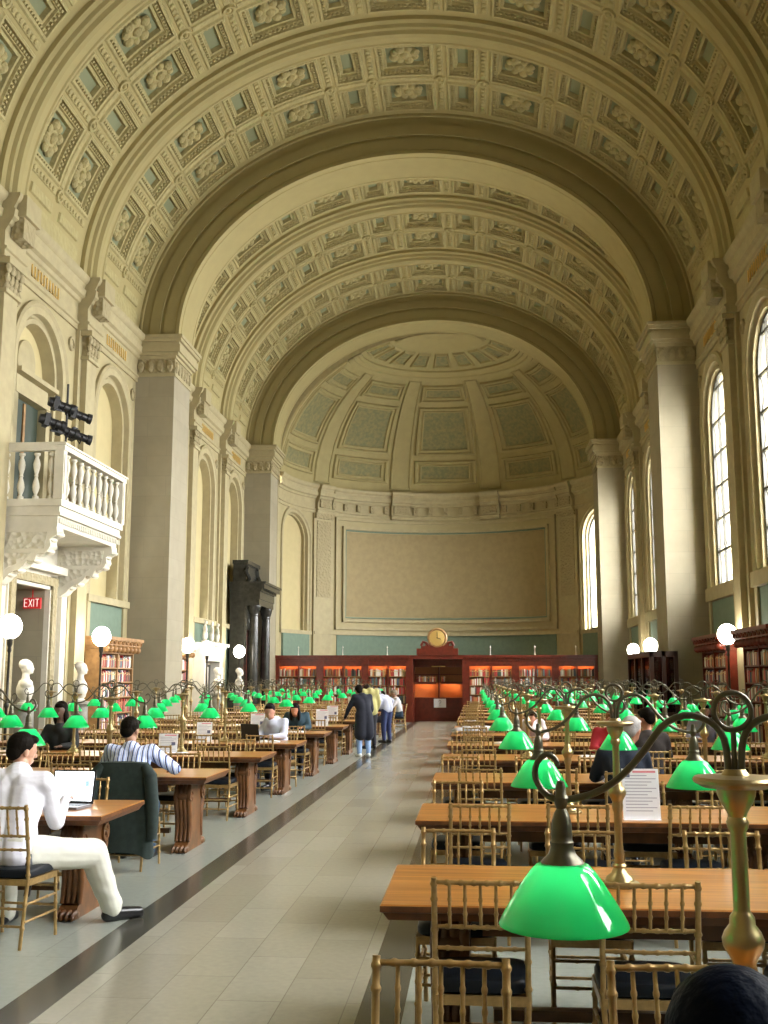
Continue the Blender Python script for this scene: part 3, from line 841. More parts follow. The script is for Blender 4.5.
# ------------------------------------------------------------------ table lamp with two green shades
def lamp_proto():
    root = link('table_lamp', None); z0 = TH+.0005; k = 1.0
    mb = MB()
    mb.lathe([(0,0),(.095,0),(.095,.012),(.085,.022),(.07,.026),(.062,.045),(.04,.06),(.030,.085),(.034,.095),(.026,.105),(.0,.105)], (0,0,z0), 24)
    mb.build('base', M_brass, root, 40)
    mb = MB()
    pr = [(.024,.10),(.022,.13),(.026,.15),(.022,.17),(.019,.20),(.019,.34),(.026,.36),(.028,.375),(.024,.39),(.030,.405),(.042,.425),(.044,.44),(.038,.455),(.027,.47),(.026,.485),(.019,.495),(.0175,.50),(.0165,.66),(.022,.668),(.024,.68),(.018,.69),(.022,.70),(.034,.72),(.04,.735),(.042,.75),(.0,.752)]
    mb.lathe(pr, (0,0,z0), 20); mb.build('pole', M_brass, root, 40)
    mb = MB(); mb.lathe([(0,.75),(.07,.752),(.088,.762),(.09,.768),(.086,.774),(.03,.778),(.022,.79),(0,.79)], (0,0,z0), 28)
    mb.build('top_disc', M_brass, root, 40)
    dz = 1.537-(z0+.774)-.012
    for s in (-1, 1):
        pts = [(-.014,1.53),(-.017,1.585),(-.028,1.62),(-.052,1.643),(-.09,1.655),(-.125,1.65),(-.16,1.628),(-.19,1.59),(-.226,1.548),(-.27,1.51),(-.317,1.486),(-.36,1.476),(-.39,1.474),(-.418,1.483),(-.438,1.508),(-.444,1.53),(-.438,1.553),(-.418,1.570),(-.399,1.562),(-.392,1.545)]
        P = [Vector((s*-a*.966, 0, z-dz+0)) for a, z in pts]
        # smooth
        Q = []
        for i in range(len(P)-1):
            p0, p1, p2, p3 = P[max(i-1,0)], P[i], P[i+1], P[min(i+2,len(P)-1)]
            for t in (0, .5): Q.append(.5*((2*p1)+(-p0+p2)*t+(2*p0-5*p1+4*p2-p3)*t*t+(-p0+3*p1-3*p2+p3)*t**3))
        Q.append(P[-1])
        mb = MB(); n = len(Q); mb.tube(Q, [.0078 if i < n*.6 else .0078-.0022*(i-n*.6)/(n*.4) for i in range(n)], 10)
        a = mb.build('arm', M_bronze, root, 60)
        mb = MB(); xx = s*.374
        mb.lathe([(0,1.515),(.008,1.512),(.011,1.50),(.012,1.485),(.017,1.478),(.014,1.465),(.010,1.455),(.016,1.445),(.021,1.43),(.023,1.40),(.0225,1.39),(.026,1.385),(.024,1.375),(.03,1.36),(.045,1.345),(.05,1.336),(.0,1.336)], (xx,0,-dz), 18)
        mb.build('shade_holder', M_bronze, a, 40)
        mb = MB()
        mb.lathe([(.046,1.3420),(.056,1.3380),(.068,1.3260),(.086,1.3020),(.107,1.2700),(.126,1.2396),(.136,1.2220),(.139,1.2148),(.1385,1.2124)], (xx,0,-dz), 32)
        mb.lathe([(.046,1.3396),(.054,1.3348),(.066,1.3228),(.084,1.2988),(.104,1.2684),(.123,1.2380),(.133,1.2204),(.137,1.2140),(.1385,1.2124)], (xx,0,-dz), 32, 1)
        o = mb.build('lamp_shade', [M_shade, M_shadein], root, 60); o['label'] = 'green glass shade'
        mb = MB(); mb.ell((xx,0,1.295-dz), (.022,.022,.03), 10, 6); mb.build('light_bulb', M_bulb, o, 60)
    mb = MB(); R = .040
    mb.tube([(R*sin(2*pi*i/28), 0, 1.664-dz-R*0+R*cos(2*pi*i/28)) for i in range(28)], .0062, 8, closed=True)
    mb.tube([(0,0,1.53-dz),(0,0,1.625-dz)], .006, 8)
    mb.build('ring', M_bronze, root, 60)
    return root
lp = None
def lamp(x, y, label, rz=0):
    global lp
    if lp is None:
        lp = lamp_proto(); lp.location = (x, y, 0); lp.rotation_euler.z = rz; return tag(lp, label, 'lamp', 'green-shaded table lamps')
    c = copy_tree(lp, (x, y, 0), rz, label, 'green-shaded table lamps'); c['category'] = 'lamp'
rnd = random.Random(11)
WH = ['nearest the aisle', 'second from the aisle', 'farthest from the aisle']
for side, rowsY in (('right', RIGHT), ('left', LEFT)):
    for i, y in enumerate(rowsY):
        xs = (.68, 2.25, 3.6) if side == 'right' else (-3.88, -5.35, -6.8)
        for j, x in enumerate(xs):
            if side == 'right' and (i < 1 and j > 0 or i in (1, 2) and j > 1): continue
            if side == 'right' and i == 0: x = .557
            lamp(x+(.0)+rnd.uniform(-.04,.04)*(i > 2), y+rnd.uniform(-.03,.03), 'brass lamp with two green shades, %s table of %s column, %s' % (ORD[i], side, WH[j]), rnd.uniform(-.06,.06)*(i > 1))
# ------------------------------------------------------------------ chairs round the tables
skip = set()
def skipc(side, i, near, k): skip.add((side, i, near, k))
OCC = []
SEATS += [(-5.8,15.1),(-3.2,17.75),(-3.4,20.85),(-2.62,32.5),(-2.5,35.9),(1.78,14.75),(1.36,10.35),(2.05,13.3),(3.55,17.6),(.85,17.6)]
POS = {'right': [.01,.72,1.46,2.2,2.95,3.7], 'left': [-3.25,-4.0,-4.8,-5.55,-6.3,-7.05]}
for side, rowsY in (('right', RIGHT), ('left', LEFT)):
    for i, y in enumerate(rowsY):
        for near in ('near', 'far'):
            for k, x in enumerate(POS[side]):
                if side == 'right' and i == 0 and (near == 'near' or k > 1): continue
                if side == 'right' and i == 1 and k > 3: continue
                if side == 'right' and i == 2 and k > 4: continue
                if side == 'left' and i == 0 and k > 3: continue
                if side == 'left' and i == 0 and near == 'near': continue
                if side == 'left' and i == 1 and near == 'near' and k == 0: continue
                if i > 9 and k > 3: continue
                jx, jy, jr = rnd.uniform(-.05,.05), rnd.uniform(-.06,.06), rnd.uniform(-.09,.09)
                if side == 'right' and i < 2: jx *= .2; jy *= .1; jr *= .3
                if near == 'near': yy = y-TD/2+.0+jy+(.05 if side == 'right' and i == 1 else 0); rz = jr
                else: yy = y+TD/2+.04+jy*.4+(.16 if side == 'right' and i == 0 else 0); rz = pi+jr
                if near == 'far' and side == 'right': x = x-.13
                if (side, i, near, k) in OCC: continue
                lb = 'gold ballroom chair, %s side of %s table in %s column, %s from the aisle' % (near, ORD[i], side, ORD[k])
                if any((x+jx-a)**2+(yy-b)**2 < .55**2 for a, b in SEATS): continue
                chair(x+jx, yy, rz, lb, 'gold chairs along the reading tables', far=(i > 6))
# ------------------------------------------------------------------ balcony
def balcony():
    root = thing('balcony', 'pale stone balcony with balustrade jutting out above the exit doorway', 'balcony', (XL, DC+.06, 0))
    W, D = 1.83, 1.32
    mb = MB()
    for e, z0, z1 in ((.0,5.02,5.16),(-.05,4.90,5.02),(-.02,4.84,4.90),(-.10,4.62,4.84)): mb.box(0, D+e, -W-e, W+e, z0, z1)
    for k in range(34): mb.box(D-.08, D-.06, -W+.15+k*.105, -W+.20+k*.105, 4.70, 4.80)
    mb.build('slab', M_white, root, 30)
    mb = MB()
    for s in (-1, 1):
        mb.box(0, D-.141, s*W-.10 if s > 0 else s*W-.04, s*W+.04 if s > 0 else s*W+.10, 6.10, 6.26)
    mb.box(D-.14, D+.04, -W-.04, W+.04, 6.10, 6.26); mb.box(D-.17, D+.07, -W-.07, W+.07, 6.20, 6.24)
    mb.build('handrail', M_white, root, 30)
    for x, y in ((D-.06,-W+.06),(D-.06,W-.06)):
        mb = MB(); mb.box(x-.10, x+.08, y-.09, y+.09, 5.15, 6.12); mb.box(x+.08, x+.095, y-.05, y+.05, 5.25, 6.02); mb.build('corner_post', M_white, root)
    prof = [(.06,0),(.06,.05),(.035,.06),(.03,.09),(.06,.16),(.072,.23),(.06,.31),(.035,.40),(.03,.43),(.042,.45),(.03,.47),(.035,.50),(.058,.59),(.07,.67),(.058,.74),(.03,.81),(.035,.84),(.06,.86),(.06,.90)]
    m = MB(); m.lathe(prof, (0,0,5.16), 12); me = m.mesh('baluster', M_white, 45)
    for k in range(9): link('baluster', me, root, (D-.06, -W+.36+k*(2*W-.72)/8, 0))
    for s in (-1, 1):
        for k in range(4): link('baluster', me, root, (.18+k*.30, s*(W-.05), 0))
    pl = [(0,4.62),(1.22,4.62),(1.24,4.48),(1.16,4.42),(1.10,4.38),(1.12,4.26),(1.06,4.16),(.98,4.10),(.90,4.12),(.84,4.06),(.82,3.98),(.74,3.96),(.66,3.98),(.60,3.88),(.50,3.80),(.40,3.78),(.32,3.72),(.22,3.60),(.10,3.52),(0,3.50)]
    for s in (-1, 1):
        mb = MB(); mb.prism(pl, s*(W-.24)-.17, s*(W-.24)+.17, lambda a, b, y: Vector((a, y, b)))
        for q in (-1, 1):
            yy = s*(W-.24)+q*.17
            mb.prism([(.08,4.52),(1.05,4.52),(1.0,4.2),(.08,4.2)], yy-.015, yy+.015, lambda a, b, y: Vector((a, y, b)), 1)
            mb.prism([(.08,4.12),(.75,4.12),(.6,3.98),(.3,3.84),(.08,3.7)], yy-.015, yy+.015, lambda a, b, y: Vector((a, y, b)), 1)
        for a, b in pl[2:-3:2]: mb.ell((a-.01, s*(W-.24), b), (.07,.175,.06), 8, 5)
        mb.build('bracket', [M_white, M_carvew], root, 35)
balcony()
def spotlights():
    root = thing('stage_light_rig', 'cluster of black spotlights clamped to a pole on the stone balcony', 'stage lights', (XL+.95, DC-.75, 5.165), radians(62)); root.scale = (1.15,1.15,1.30)
    mb = MB(); mb.tube([(0,0,0),(0,0,1.95)], .02, 8); mb.lathe([(.16,0),(.16,.02),(.03,.04)], seg=14); mb.build('pole', M_black, root, 40)
    mb = MB()
    mb.tube([(-.35,0,1.15),(.42,0,1.15)], .018, 8); mb.tube([(-.3,0,1.5),(.4,0,1.5)], .018, 8); mb.build('crossbar', M_black, root, 40)
    for x, z, t in ((-.30,1.28,-.3),(.0,1.20,-.25),(.3,1.16,-.2),(-.12,1.58,-.3),(.28,1.50,-.35)):
        mb = MB(); T = Matrix.Translation((x,0,z)) @ Matrix.Rotation(radians(-25), 4, 'Z') @ Matrix.Rotation(radians(102), 4, 'Y')
        mb.lathe([(0,-.25),(.07,-.24),(.085,-.16),(.085,-.05),(.065,-.04),(.065,.14),(.08,.15),(.085,.22),(.078,.22),(.07,.16),(0,.15)], seg=14, T=T)
        mb.box(-.10, .10, -.10, .10, -.16, -.08, T=T)
        mb.tube([(x,-.1,z),(x,-.02,z-.12 if z < 1.4 else z-.08),(x,.1,z)], .012, 6)
        s = mb.build('spotlight', M_black, root, 40)
        mb = MB(); mb.lathe([(.07,.165),(.03,.18),(0,.185)], seg=14, T=T); mb.build('lens', M_greym, s, 60)
spotlights()
# exit sign
root = thing('exit_sign', 'small red exit sign with white letters hanging in the left doorway', 'sign', (XL-.20, DC+.72, 3.21), -pi/2)
mb = MB(); mb.box(-.03, .03, -.19, .19, 0, .23); mb.box(-.005, .005, -.01, .01, .23, .43); mb.build('housing', M_exit, root)
mb = MB(); x = .034
T = Matrix.Rotation(0, 4, 'Z')
def stroke(a, b, w=.018):
    a = Vector((x, -a[0], a[1])); b = Vector((x, -b[0], b[1])); d = (b-a).normalized(); n = d.cross(Vector((1,0,0)))*w
    mb.add([a+n, a-n, b-n, b+n, a+n+Vector((.004,0,0)), a-n+Vector((.004,0,0)), b-n+Vector((.004,0,0)), b+n+Vector((.004,0,0))], [(0,1,2,3),(7,6,5,4),(0,3,7,4),(1,5,6,2)])
# letters run left to right as seen from the room (towards -y on screen left)
def L2(u, z): return (-(u), z)
for a, b in ((( -.22,.04),(-.22,.20)),((-.22,.20),(-.13,.20)),((-.22,.12),(-.14,.12)),((-.22,.04),(-.13,.04)),
             ((-.09,.04),(.01,.20)),((-.09,.20),(.01,.04)),((.06,.04),(.06,.20)),((.11,.20),(.22,.20)),((.165,.04),(.165,.20))):
    stroke((-a[0]*.72, a[1]), (-b[0]*.72, b[1]), .0075)
mb.build('letters', M_exitw, root)
# ------------------------------------------------------------------ floor lamps with opal globes
GL = None
def globe_lamp(x, y, label, h=2.68):
    global GL
    if GL is None:
        root = link('floor_lamp', None)
        mb = MB(); mb.lathe([(0,0),(.20,0),(.20,.04),(.14,.07),(.07,.10),(.05,.2),(.035,.25),(0,.25)], seg=20); mb.build('base', M_dkmetal, root, 40)
        mb = MB(); mb.lathe([(.028,.24),(.026,1.2),(.045,1.24),(.045,1.28),(.026,1.32),(.022,2.2),(.04,2.24),(.03,2.30),(.05,2.36),(.05,2.42),(.06,2.46),(0,2.47)], seg=14); mb.build('pole', M_dkmetal, root, 40)
        mb = MB(); mb.ell((0,0,2.68), (.205,.205,.225), 24, 14); o = mb.build('globe', M_globe, root, 80); o['label'] = 'glowing white globe'
        GL = root; c = root; c.location = (x, y, 0)
    else: c = copy_tree(GL, (x, y, 0), 0, label)
    return tag(c, label, 'lamp', 'opal globe floor lamps')
globe_lamp(-8.45, 19.2, 'globe floor lamp by the left exit doorway, nearest of all on the left')
globe_lamp(-8.42, 24.0, 'globe floor lamp in front of the left wall oak bookcase')
globe_lamp(-8.25, 30.8, 'globe floor lamp just past the nearer left pier')
globe_lamp(-8.42, 33.8, 'globe floor lamp between the left pier and the marble mantel')
globe_lamp(-8.35, 38.2, 'globe floor lamp beside the black marble portal')
globe_lamp(5.42, 23.9, 'globe floor lamp in front of the right wall bookcase before the pier')
globe_lamp(5.12, 32.3, 'globe floor lamp behind the dark glass booth, the nearer of two')
globe_lamp(5.35, 37.4, 'globe floor lamp behind the dark glass booth, the farther of two')
# ------------------------------------------------------------------ busts on pedestals
def bust(x, y, rz, label, z0=1.26, s=1.0):
    ped = thing('pedestal', 'grey marble column pedestal under the '+label.split(' bust')[0]+' bust', 'pedestal', (x, y, 0))
    mb = MB(); mb.lathe([(0,0),(.27,0),(.27,.10),(.23,.12),(.22,.16),(.20,.2),(.0,.2)], seg=20); mb.build('plinth', M_greym, ped, 40)
    mb = MB(); mb.lathe([(.19,.18),(.185,.6),(.175,z0-.12),(0,z0-.12)], seg=20); mb.build('shaft', M_greym, ped, 40)
    mb = MB(); mb.lathe([(0,z0-.13),(.18,z0-.12),(.2,z0-.08),(.24,z0-.05),(.24,z0),(0,z0)], seg=20); mb.build('cap', M_greym, ped, 40)
    b = thing('marble_bust', label, 'bust', (x, y, z0+.001), rz)
    mb = MB()
    mb.lathe([(0,0),(.13,0),(.13,.03),(.09,.05),(.08,.09),(.0,.1)], seg=16); mb.build('socle', M_marble, b, 40)
    mb = MB()
    mb.ell((0,0,.27), (.25*s,.16*s,.20), 18, 10); mb.ell((-.16,0,.38), (.12,.12,.10), 12, 8); mb.ell((.16,0,.38), (.12,.12,.10), 12, 8); mb.ell((0,.03,.14), (.12,.1,.10), 12, 8)
    mb.lathe([(.10,.42),(.07,.50),(.065,.58)], seg=14)
    mb.ell((0,.02,.68), (.095,.115,.14), 18, 12); mb.ell((0,.12,.655), (.02,.035,.035), 8, 6); mb.ell((0,.10,.60), (.045,.04,.035), 8, 6)
    mb.ell((0,-.02,.74), (.105,.12,.10), 16, 10); mb.ell((-.095,.01,.67), (.015,.025,.035), 8, 5); mb.ell((.095,.01,.67), (.015,.025,.035), 8, 5)
    mb.ell((0,.105,.70), (.06,.02,.012), 8, 5)
    me = mb.mesh('figure', M_marble)
    o = link('figure', me, b); remesh(o, .014, 4)
def remesh(o, vox, smooth=3):
    m = o.modifiers.new('r', 'REMESH'); m.mode = 'VOXEL'; m.voxel_size = vox; m.use_smooth_shade = True
    if smooth:
        s = o.modifiers.new('s', 'SMOOTH'); s.iterations = smooth; s.factor = .5
    dg = bpy.context.evaluated_depsgraph_get(); dg.update()
    me = bpy.data.meshes.new_from_object(o.evaluated_get(dg)); o.modifiers.clear(); 
    mats = [x for x in o.data.materials]; o.data = me
    if not me.materials:
        for x in mats: me.materials.append(x)
    me.polygons.foreach_set('use_smooth', [True]*len(me.polygons))
bust(-8.35, 19.75, radians(-60), 'white marble bust in the exit doorway, facing right')
bust(-8.35, 22.6, radians(-70), 'pale marble bust just left of the oak bookcase')
bust(-8.35, 35.0, radians(-80), 'draped marble bust in front of the mantel')
bust(-8.2, 37.6, radians(-70), 'marble bust beside the black portal')
# mantel with statuettes
root = thing('marble_mantel', 'tall white marble mantel against the left wall before the black portal', 'mantel', (XL, 36.0, 0))
mb = MB()
for s in (-1, 1): mb.box(0, .45, s*1.05-.2, s*1.05+.2, 0, 2.3); mb.box(.45, .5, s*1.05-.13, s*1.05+.13, .3, 2.1)
mb.box(0, .1, -1.0, 1.0, 0, 2.3)
mb.build('jambs', M_marble, root)
mb = MB(); mb.box(0, .47, -1.25, 1.25, 2.3, 2.72); mb.box(.47, .5, -1.1, 1.1, 2.38, 2.64); mb.build('frieze', M_marble, root)
mb = MB(); mb.box(0, .66, -1.36, 1.36, 2.80, 2.9); mb.box(0, .56, -1.3, 1.3, 2.72, 2.80); mb.build('shelf', M_marble, root)
mb = MB(); mb.box(.1, .13, -.85, .85, 0, 2.2); mb.build('firebox', M_blackm, root)
def statuette(x, y, label, h=.75, q=0):
    o = thing('statuette', label, 'statuette', (x, y, 2.901), radians(-80))
    mb = MB(); mb.box(-.12,.12,-.10,.10,0,.07); mb.build('plinth', M_marble, o)
    mb = MB(); mb.ell((0,0,.24),(.11,.09,.2),12,8); mb.ell((0,0,.46),(.09,.07,.13),12,8); mb.ell((0,.02,.65),(.05,.06,.07),12,8)
    mb.ell((.09,.04,.42),(.035,.05,.12),8,6); mb.ell((-.09,.02,.44),(.035,.05,.12),8,6); mb.ell((0,0,.57),(.035,.035,.06),8,6)
    if q: mb.ell((.10,.02,.60),(.03,.03,.16),8,6)
    f = link('figure', mb.mesh('figure', M_marble), o); remesh(f, .014, 3)
statuette(XL+.35, 35.1, 'robed white statuette, nearer end of the marble mantel shelf')
statuette(XL+.35, 36.0, 'white statuette with a raised arm, middle of the marble mantel shelf', q=1)
statuette(XL+.35, 36.8, 'small white statuette, farther end of the marble mantel shelf')
# black marble portal
root = thing('marble_portal', 'black marble doorway with columns and heavy entablature on the left wall', 'doorway', (XL+.14, 41.0, 0)); root.scale = (1,.92,.96)
mb = MB(); mb.box(0,.55,-1.5,-1.0,0,4.6); mb.box(0,.55,1.0,1.5,0,4.6); mb.box(0,.5,-1.0,1.0,3.7,4.6); mb.build('surround', M_blackm, root)
for s in (-1, 1):
    mb = MB(); mb.lathe([(.24,0),(.24,.35),(.22,.37),(.23,.42),(.19,.46),(.185,1.6),(.16,4.2),(.18,4.22),(.165,4.26),(.2,4.36),(.25,4.55),(.25,4.6)], (.86, s*1.25, 0), 24); mb.build('column', M_blackm, root, 40)
mb = MB()
for e, z0, z1 in ((0,4.6,4.85),(.03,4.85,5.15),(.10,5.15,5.25),(.22,5.25,5.42),(.28,5.42,5.5)): mb.box(0,1.1+e,-1.55-e,1.55+e,z0,z1)
for k in range(20): mb.box(1.15,1.2,-1.5+k*.155,-1.42+k*.155,5.16,5.24)
mb.build('entablature', M_blackm, root)
mb = MB(); mb.box(0,.5,-1.1,1.1,5.5,6.25); mb.box(0,.6,-1.25,1.25,6.25,6.4)
for s in (-1,1):
    mb.tube([(.5,s*1.0,5.5),(.62,s*1.1,5.7),(.5,s*1.15,5.95),(.5,s*1.0,6.2)], .09, 8)
mb.build('pediment', M_blackm, root, 40)
mb = MB()
for s in (-1,1):
    mb.box(.12,.18,s*.5-.48,s*.5+.48,.02,3.68); mb.box(.18,.2,s*.5-.36,s*.5+.36,.3,1.6); mb.box(.18,.2,s*.5-.36,s*.5+.36,1.8,3.4)
mb.build('door_leaf', M_maho, root)
# ------------------------------------------------------------------ books
BC = [((.30,.03,.02),'dark red'),((.45,.05,.04),'red'),((.07,.10,.07),'dark green'),((.05,.07,.16),'navy'),((.42,.30,.16),'tan'),((.65,.60,.48),'cream'),
      ((.20,.10,.05),'brown'),((.02,.02,.02),'black'),((.72,.70,.66),'white'),((.10,.20,.22),'teal'),((.50,.20,.06),'orange')]
BMAT = [mat('book_cloth_%d' % i, c, .55) for i, (c, n) in enumerate(BC)]
BME = []
for i in range(len(BC)):
    mb = MB(); mb.box(-.5,.5,-.5,.5,0,1)           # unit book: spine towards -y
    mb.box(-.5,.5,-.53,-.5,.12,.88); mb.box(-.36,.36,-.54,-.53,.70,.80,1); mb.box(-.42,.42,-.46,.48,.995,1.003,2)
    BME.append(mb.mesh('book', [BMAT[i], M_gold, M_paper]))
BOOKN = [0]
def books(x0, x1, z, depth, hmax, T, where, group, wts=None, sparse=.0, thick=(.042,.07), rndb=random.Random(5)):
    x = x0
    while x < x1-.03 and BOOKN[0] < 298:
        w = rndb.uniform(*thick)
        if x+w > x1: break
        if rndb.random() < sparse: x += w*rndb.uniform(1,3); continue
        ci = rndb.choices(range(len(BC)), wts)[0]; h = hmax*rndb.uniform(.72,.96)
        BOOKN[0] += 1; o = link('book', BME[ci]); d = depth*rndb.uniform(.75,.95)
        o.matrix_world = T @ Matrix.Translation((x+w/2, d/2-depth/2, z)) @ Matrix.Diagonal((w*.96, d, h, 1))
        tag(o, '%s book standing on the %s' % (BC[ci][1], where), 'book', '%s %s books' % (group, BC[ci][1]))
        x += w
def bookmass(x0, x1, z, depth, hmax, T, mb, rndb=random.Random(9), wts=None, sparse=0.03, thick=(.035,.06)):
    x = x0
    while x < x1-.03:
        w = rndb.uniform(*thick)
        if x+w > x1: break
        if rndb.random() < sparse: x += w; continue
        mb.box(x+.001, x+w-.001, -depth/2, depth*.4, z, z+hmax*rndb.uniform(.7,.96), rndb.choices(range(len(BC)), wts)[0], T)
        x += w
WT = [6,3,3,2,3,4,3,3,5,1,2]; WTR = [5,6,1,1,4,3,2,1,3,1,7]
# oak bookcases on the side walls: local x along the wall, y into the wall (front at -y)
SHZ = [.10,.50,.92,1.30,1.66,2.0]
def wall_case(T, W, label, where, wood, group, ind=True, carved=True, top=2.36):
    loc, rot, _ = T.decompose()
    root = thing('bookcase', label, 'bookcase'); root.matrix_world = T
    D = .42
    mb = MB(); mb.box(-W/2,-W/2+.05,-D/2,D/2,0,top); mb.box(W/2-.05,W/2,-D/2,D/2,0,top); mb.box(-.025,.025,-D/2,D/2,0,top); mb.build('side_panel', wood, root)
    mb = MB(); mb.box(-W/2,W/2,D/2-.03,D/2,0,top); mb.build('back_panel', wood, root)
    for z in SHZ+[top]:
        mb = MB(); mb.box(-W/2+.05,W/2-.05,-D/2+.01,D/2-.03,z-.03,z); mb.build('shelf', wood, root)
    mb = MB()
    for e, z0, z1 in ((.03,top,top+.08),(.08,top+.08,top+.16),(.14,top+.16,top+.28),(.20,top+.28,top+.36)): mb.box(-W/2-e,W/2+e,-D/2-e,D/2,z0,z1)
    if carved:
        n = int(W/.3)
        for k in range(n+1):
            x = -W/2+W*k/n
            mb.ell((x,-D/2-.10,top+.08), (.05,.09,.09), 8, 6); mb.tube([(x-.11,-D/2-.16,top+.2),(x-.05,-D/2-.18,top+.27),(x+.05,-D/2-.18,top+.27),(x+.11,-D/2-.16,top+.2)], .02, 6)
    mb.build('cornice', wood, root, 40)
    st = MB()
    for i, z in enumerate(SHZ):
        hz = (SHZ+[top])[i+1]-z-.04
        for a, b in ((-W/2+.06,-.03),(.03,W/2-.06)):
            if ind and i >= 3: books(a, b, z, .26, hz, T @ Matrix.Translation((0,-.04,0)), where, group, WT)
            else: bookmass(a, b, z, .26, hz, T @ Matrix.Translation((0,-.04,0)), st, wts=WT)
    if st.v:
        o = st.build('shelved_books', BMAT); tag(o, 'books packed on the %s' % (('lower shelves of the '+where.split('the ', 1)[-1]) if ind else where), 'books', kind='stuff')
def TL_(y): return Matrix.Translation((XL+.27, y, 0)) @ Matrix.Rotation(pi/2, 4, 'Z')
def TR_(y): return Matrix.Translation((XR-.27, y, 0)) @ Matrix.Rotation(-pi/2, 4, 'Z')
wall_case(TL_(26.05), 2.4, 'oak bookcase with carved cornice full of books on the left wall', 'upper shelves of the left wall oak bookcase', M_oak, 'left bookcase')
wall_case(TL_(31.5), 2.4, 'oak bookcase against the left wall just past the nearer pier', 'shelves of the left bookcase past the pier', M_oak, 'far left bookcase', ind=False)
wall_case(TR_(25.6), 2.5, 'mahogany bookcase on the right wall behind the globe lamp', 'upper shelves of the right wall bookcase before the pier', M_maho, 'right bookcase')
wall_case(TR_(21.6), 2.4, 'mahogany bookcase with pale lit cornice at the right edge', 'shelves of the bookcase at the right edge', M_maho, 'right edge bookcase', ind=False)
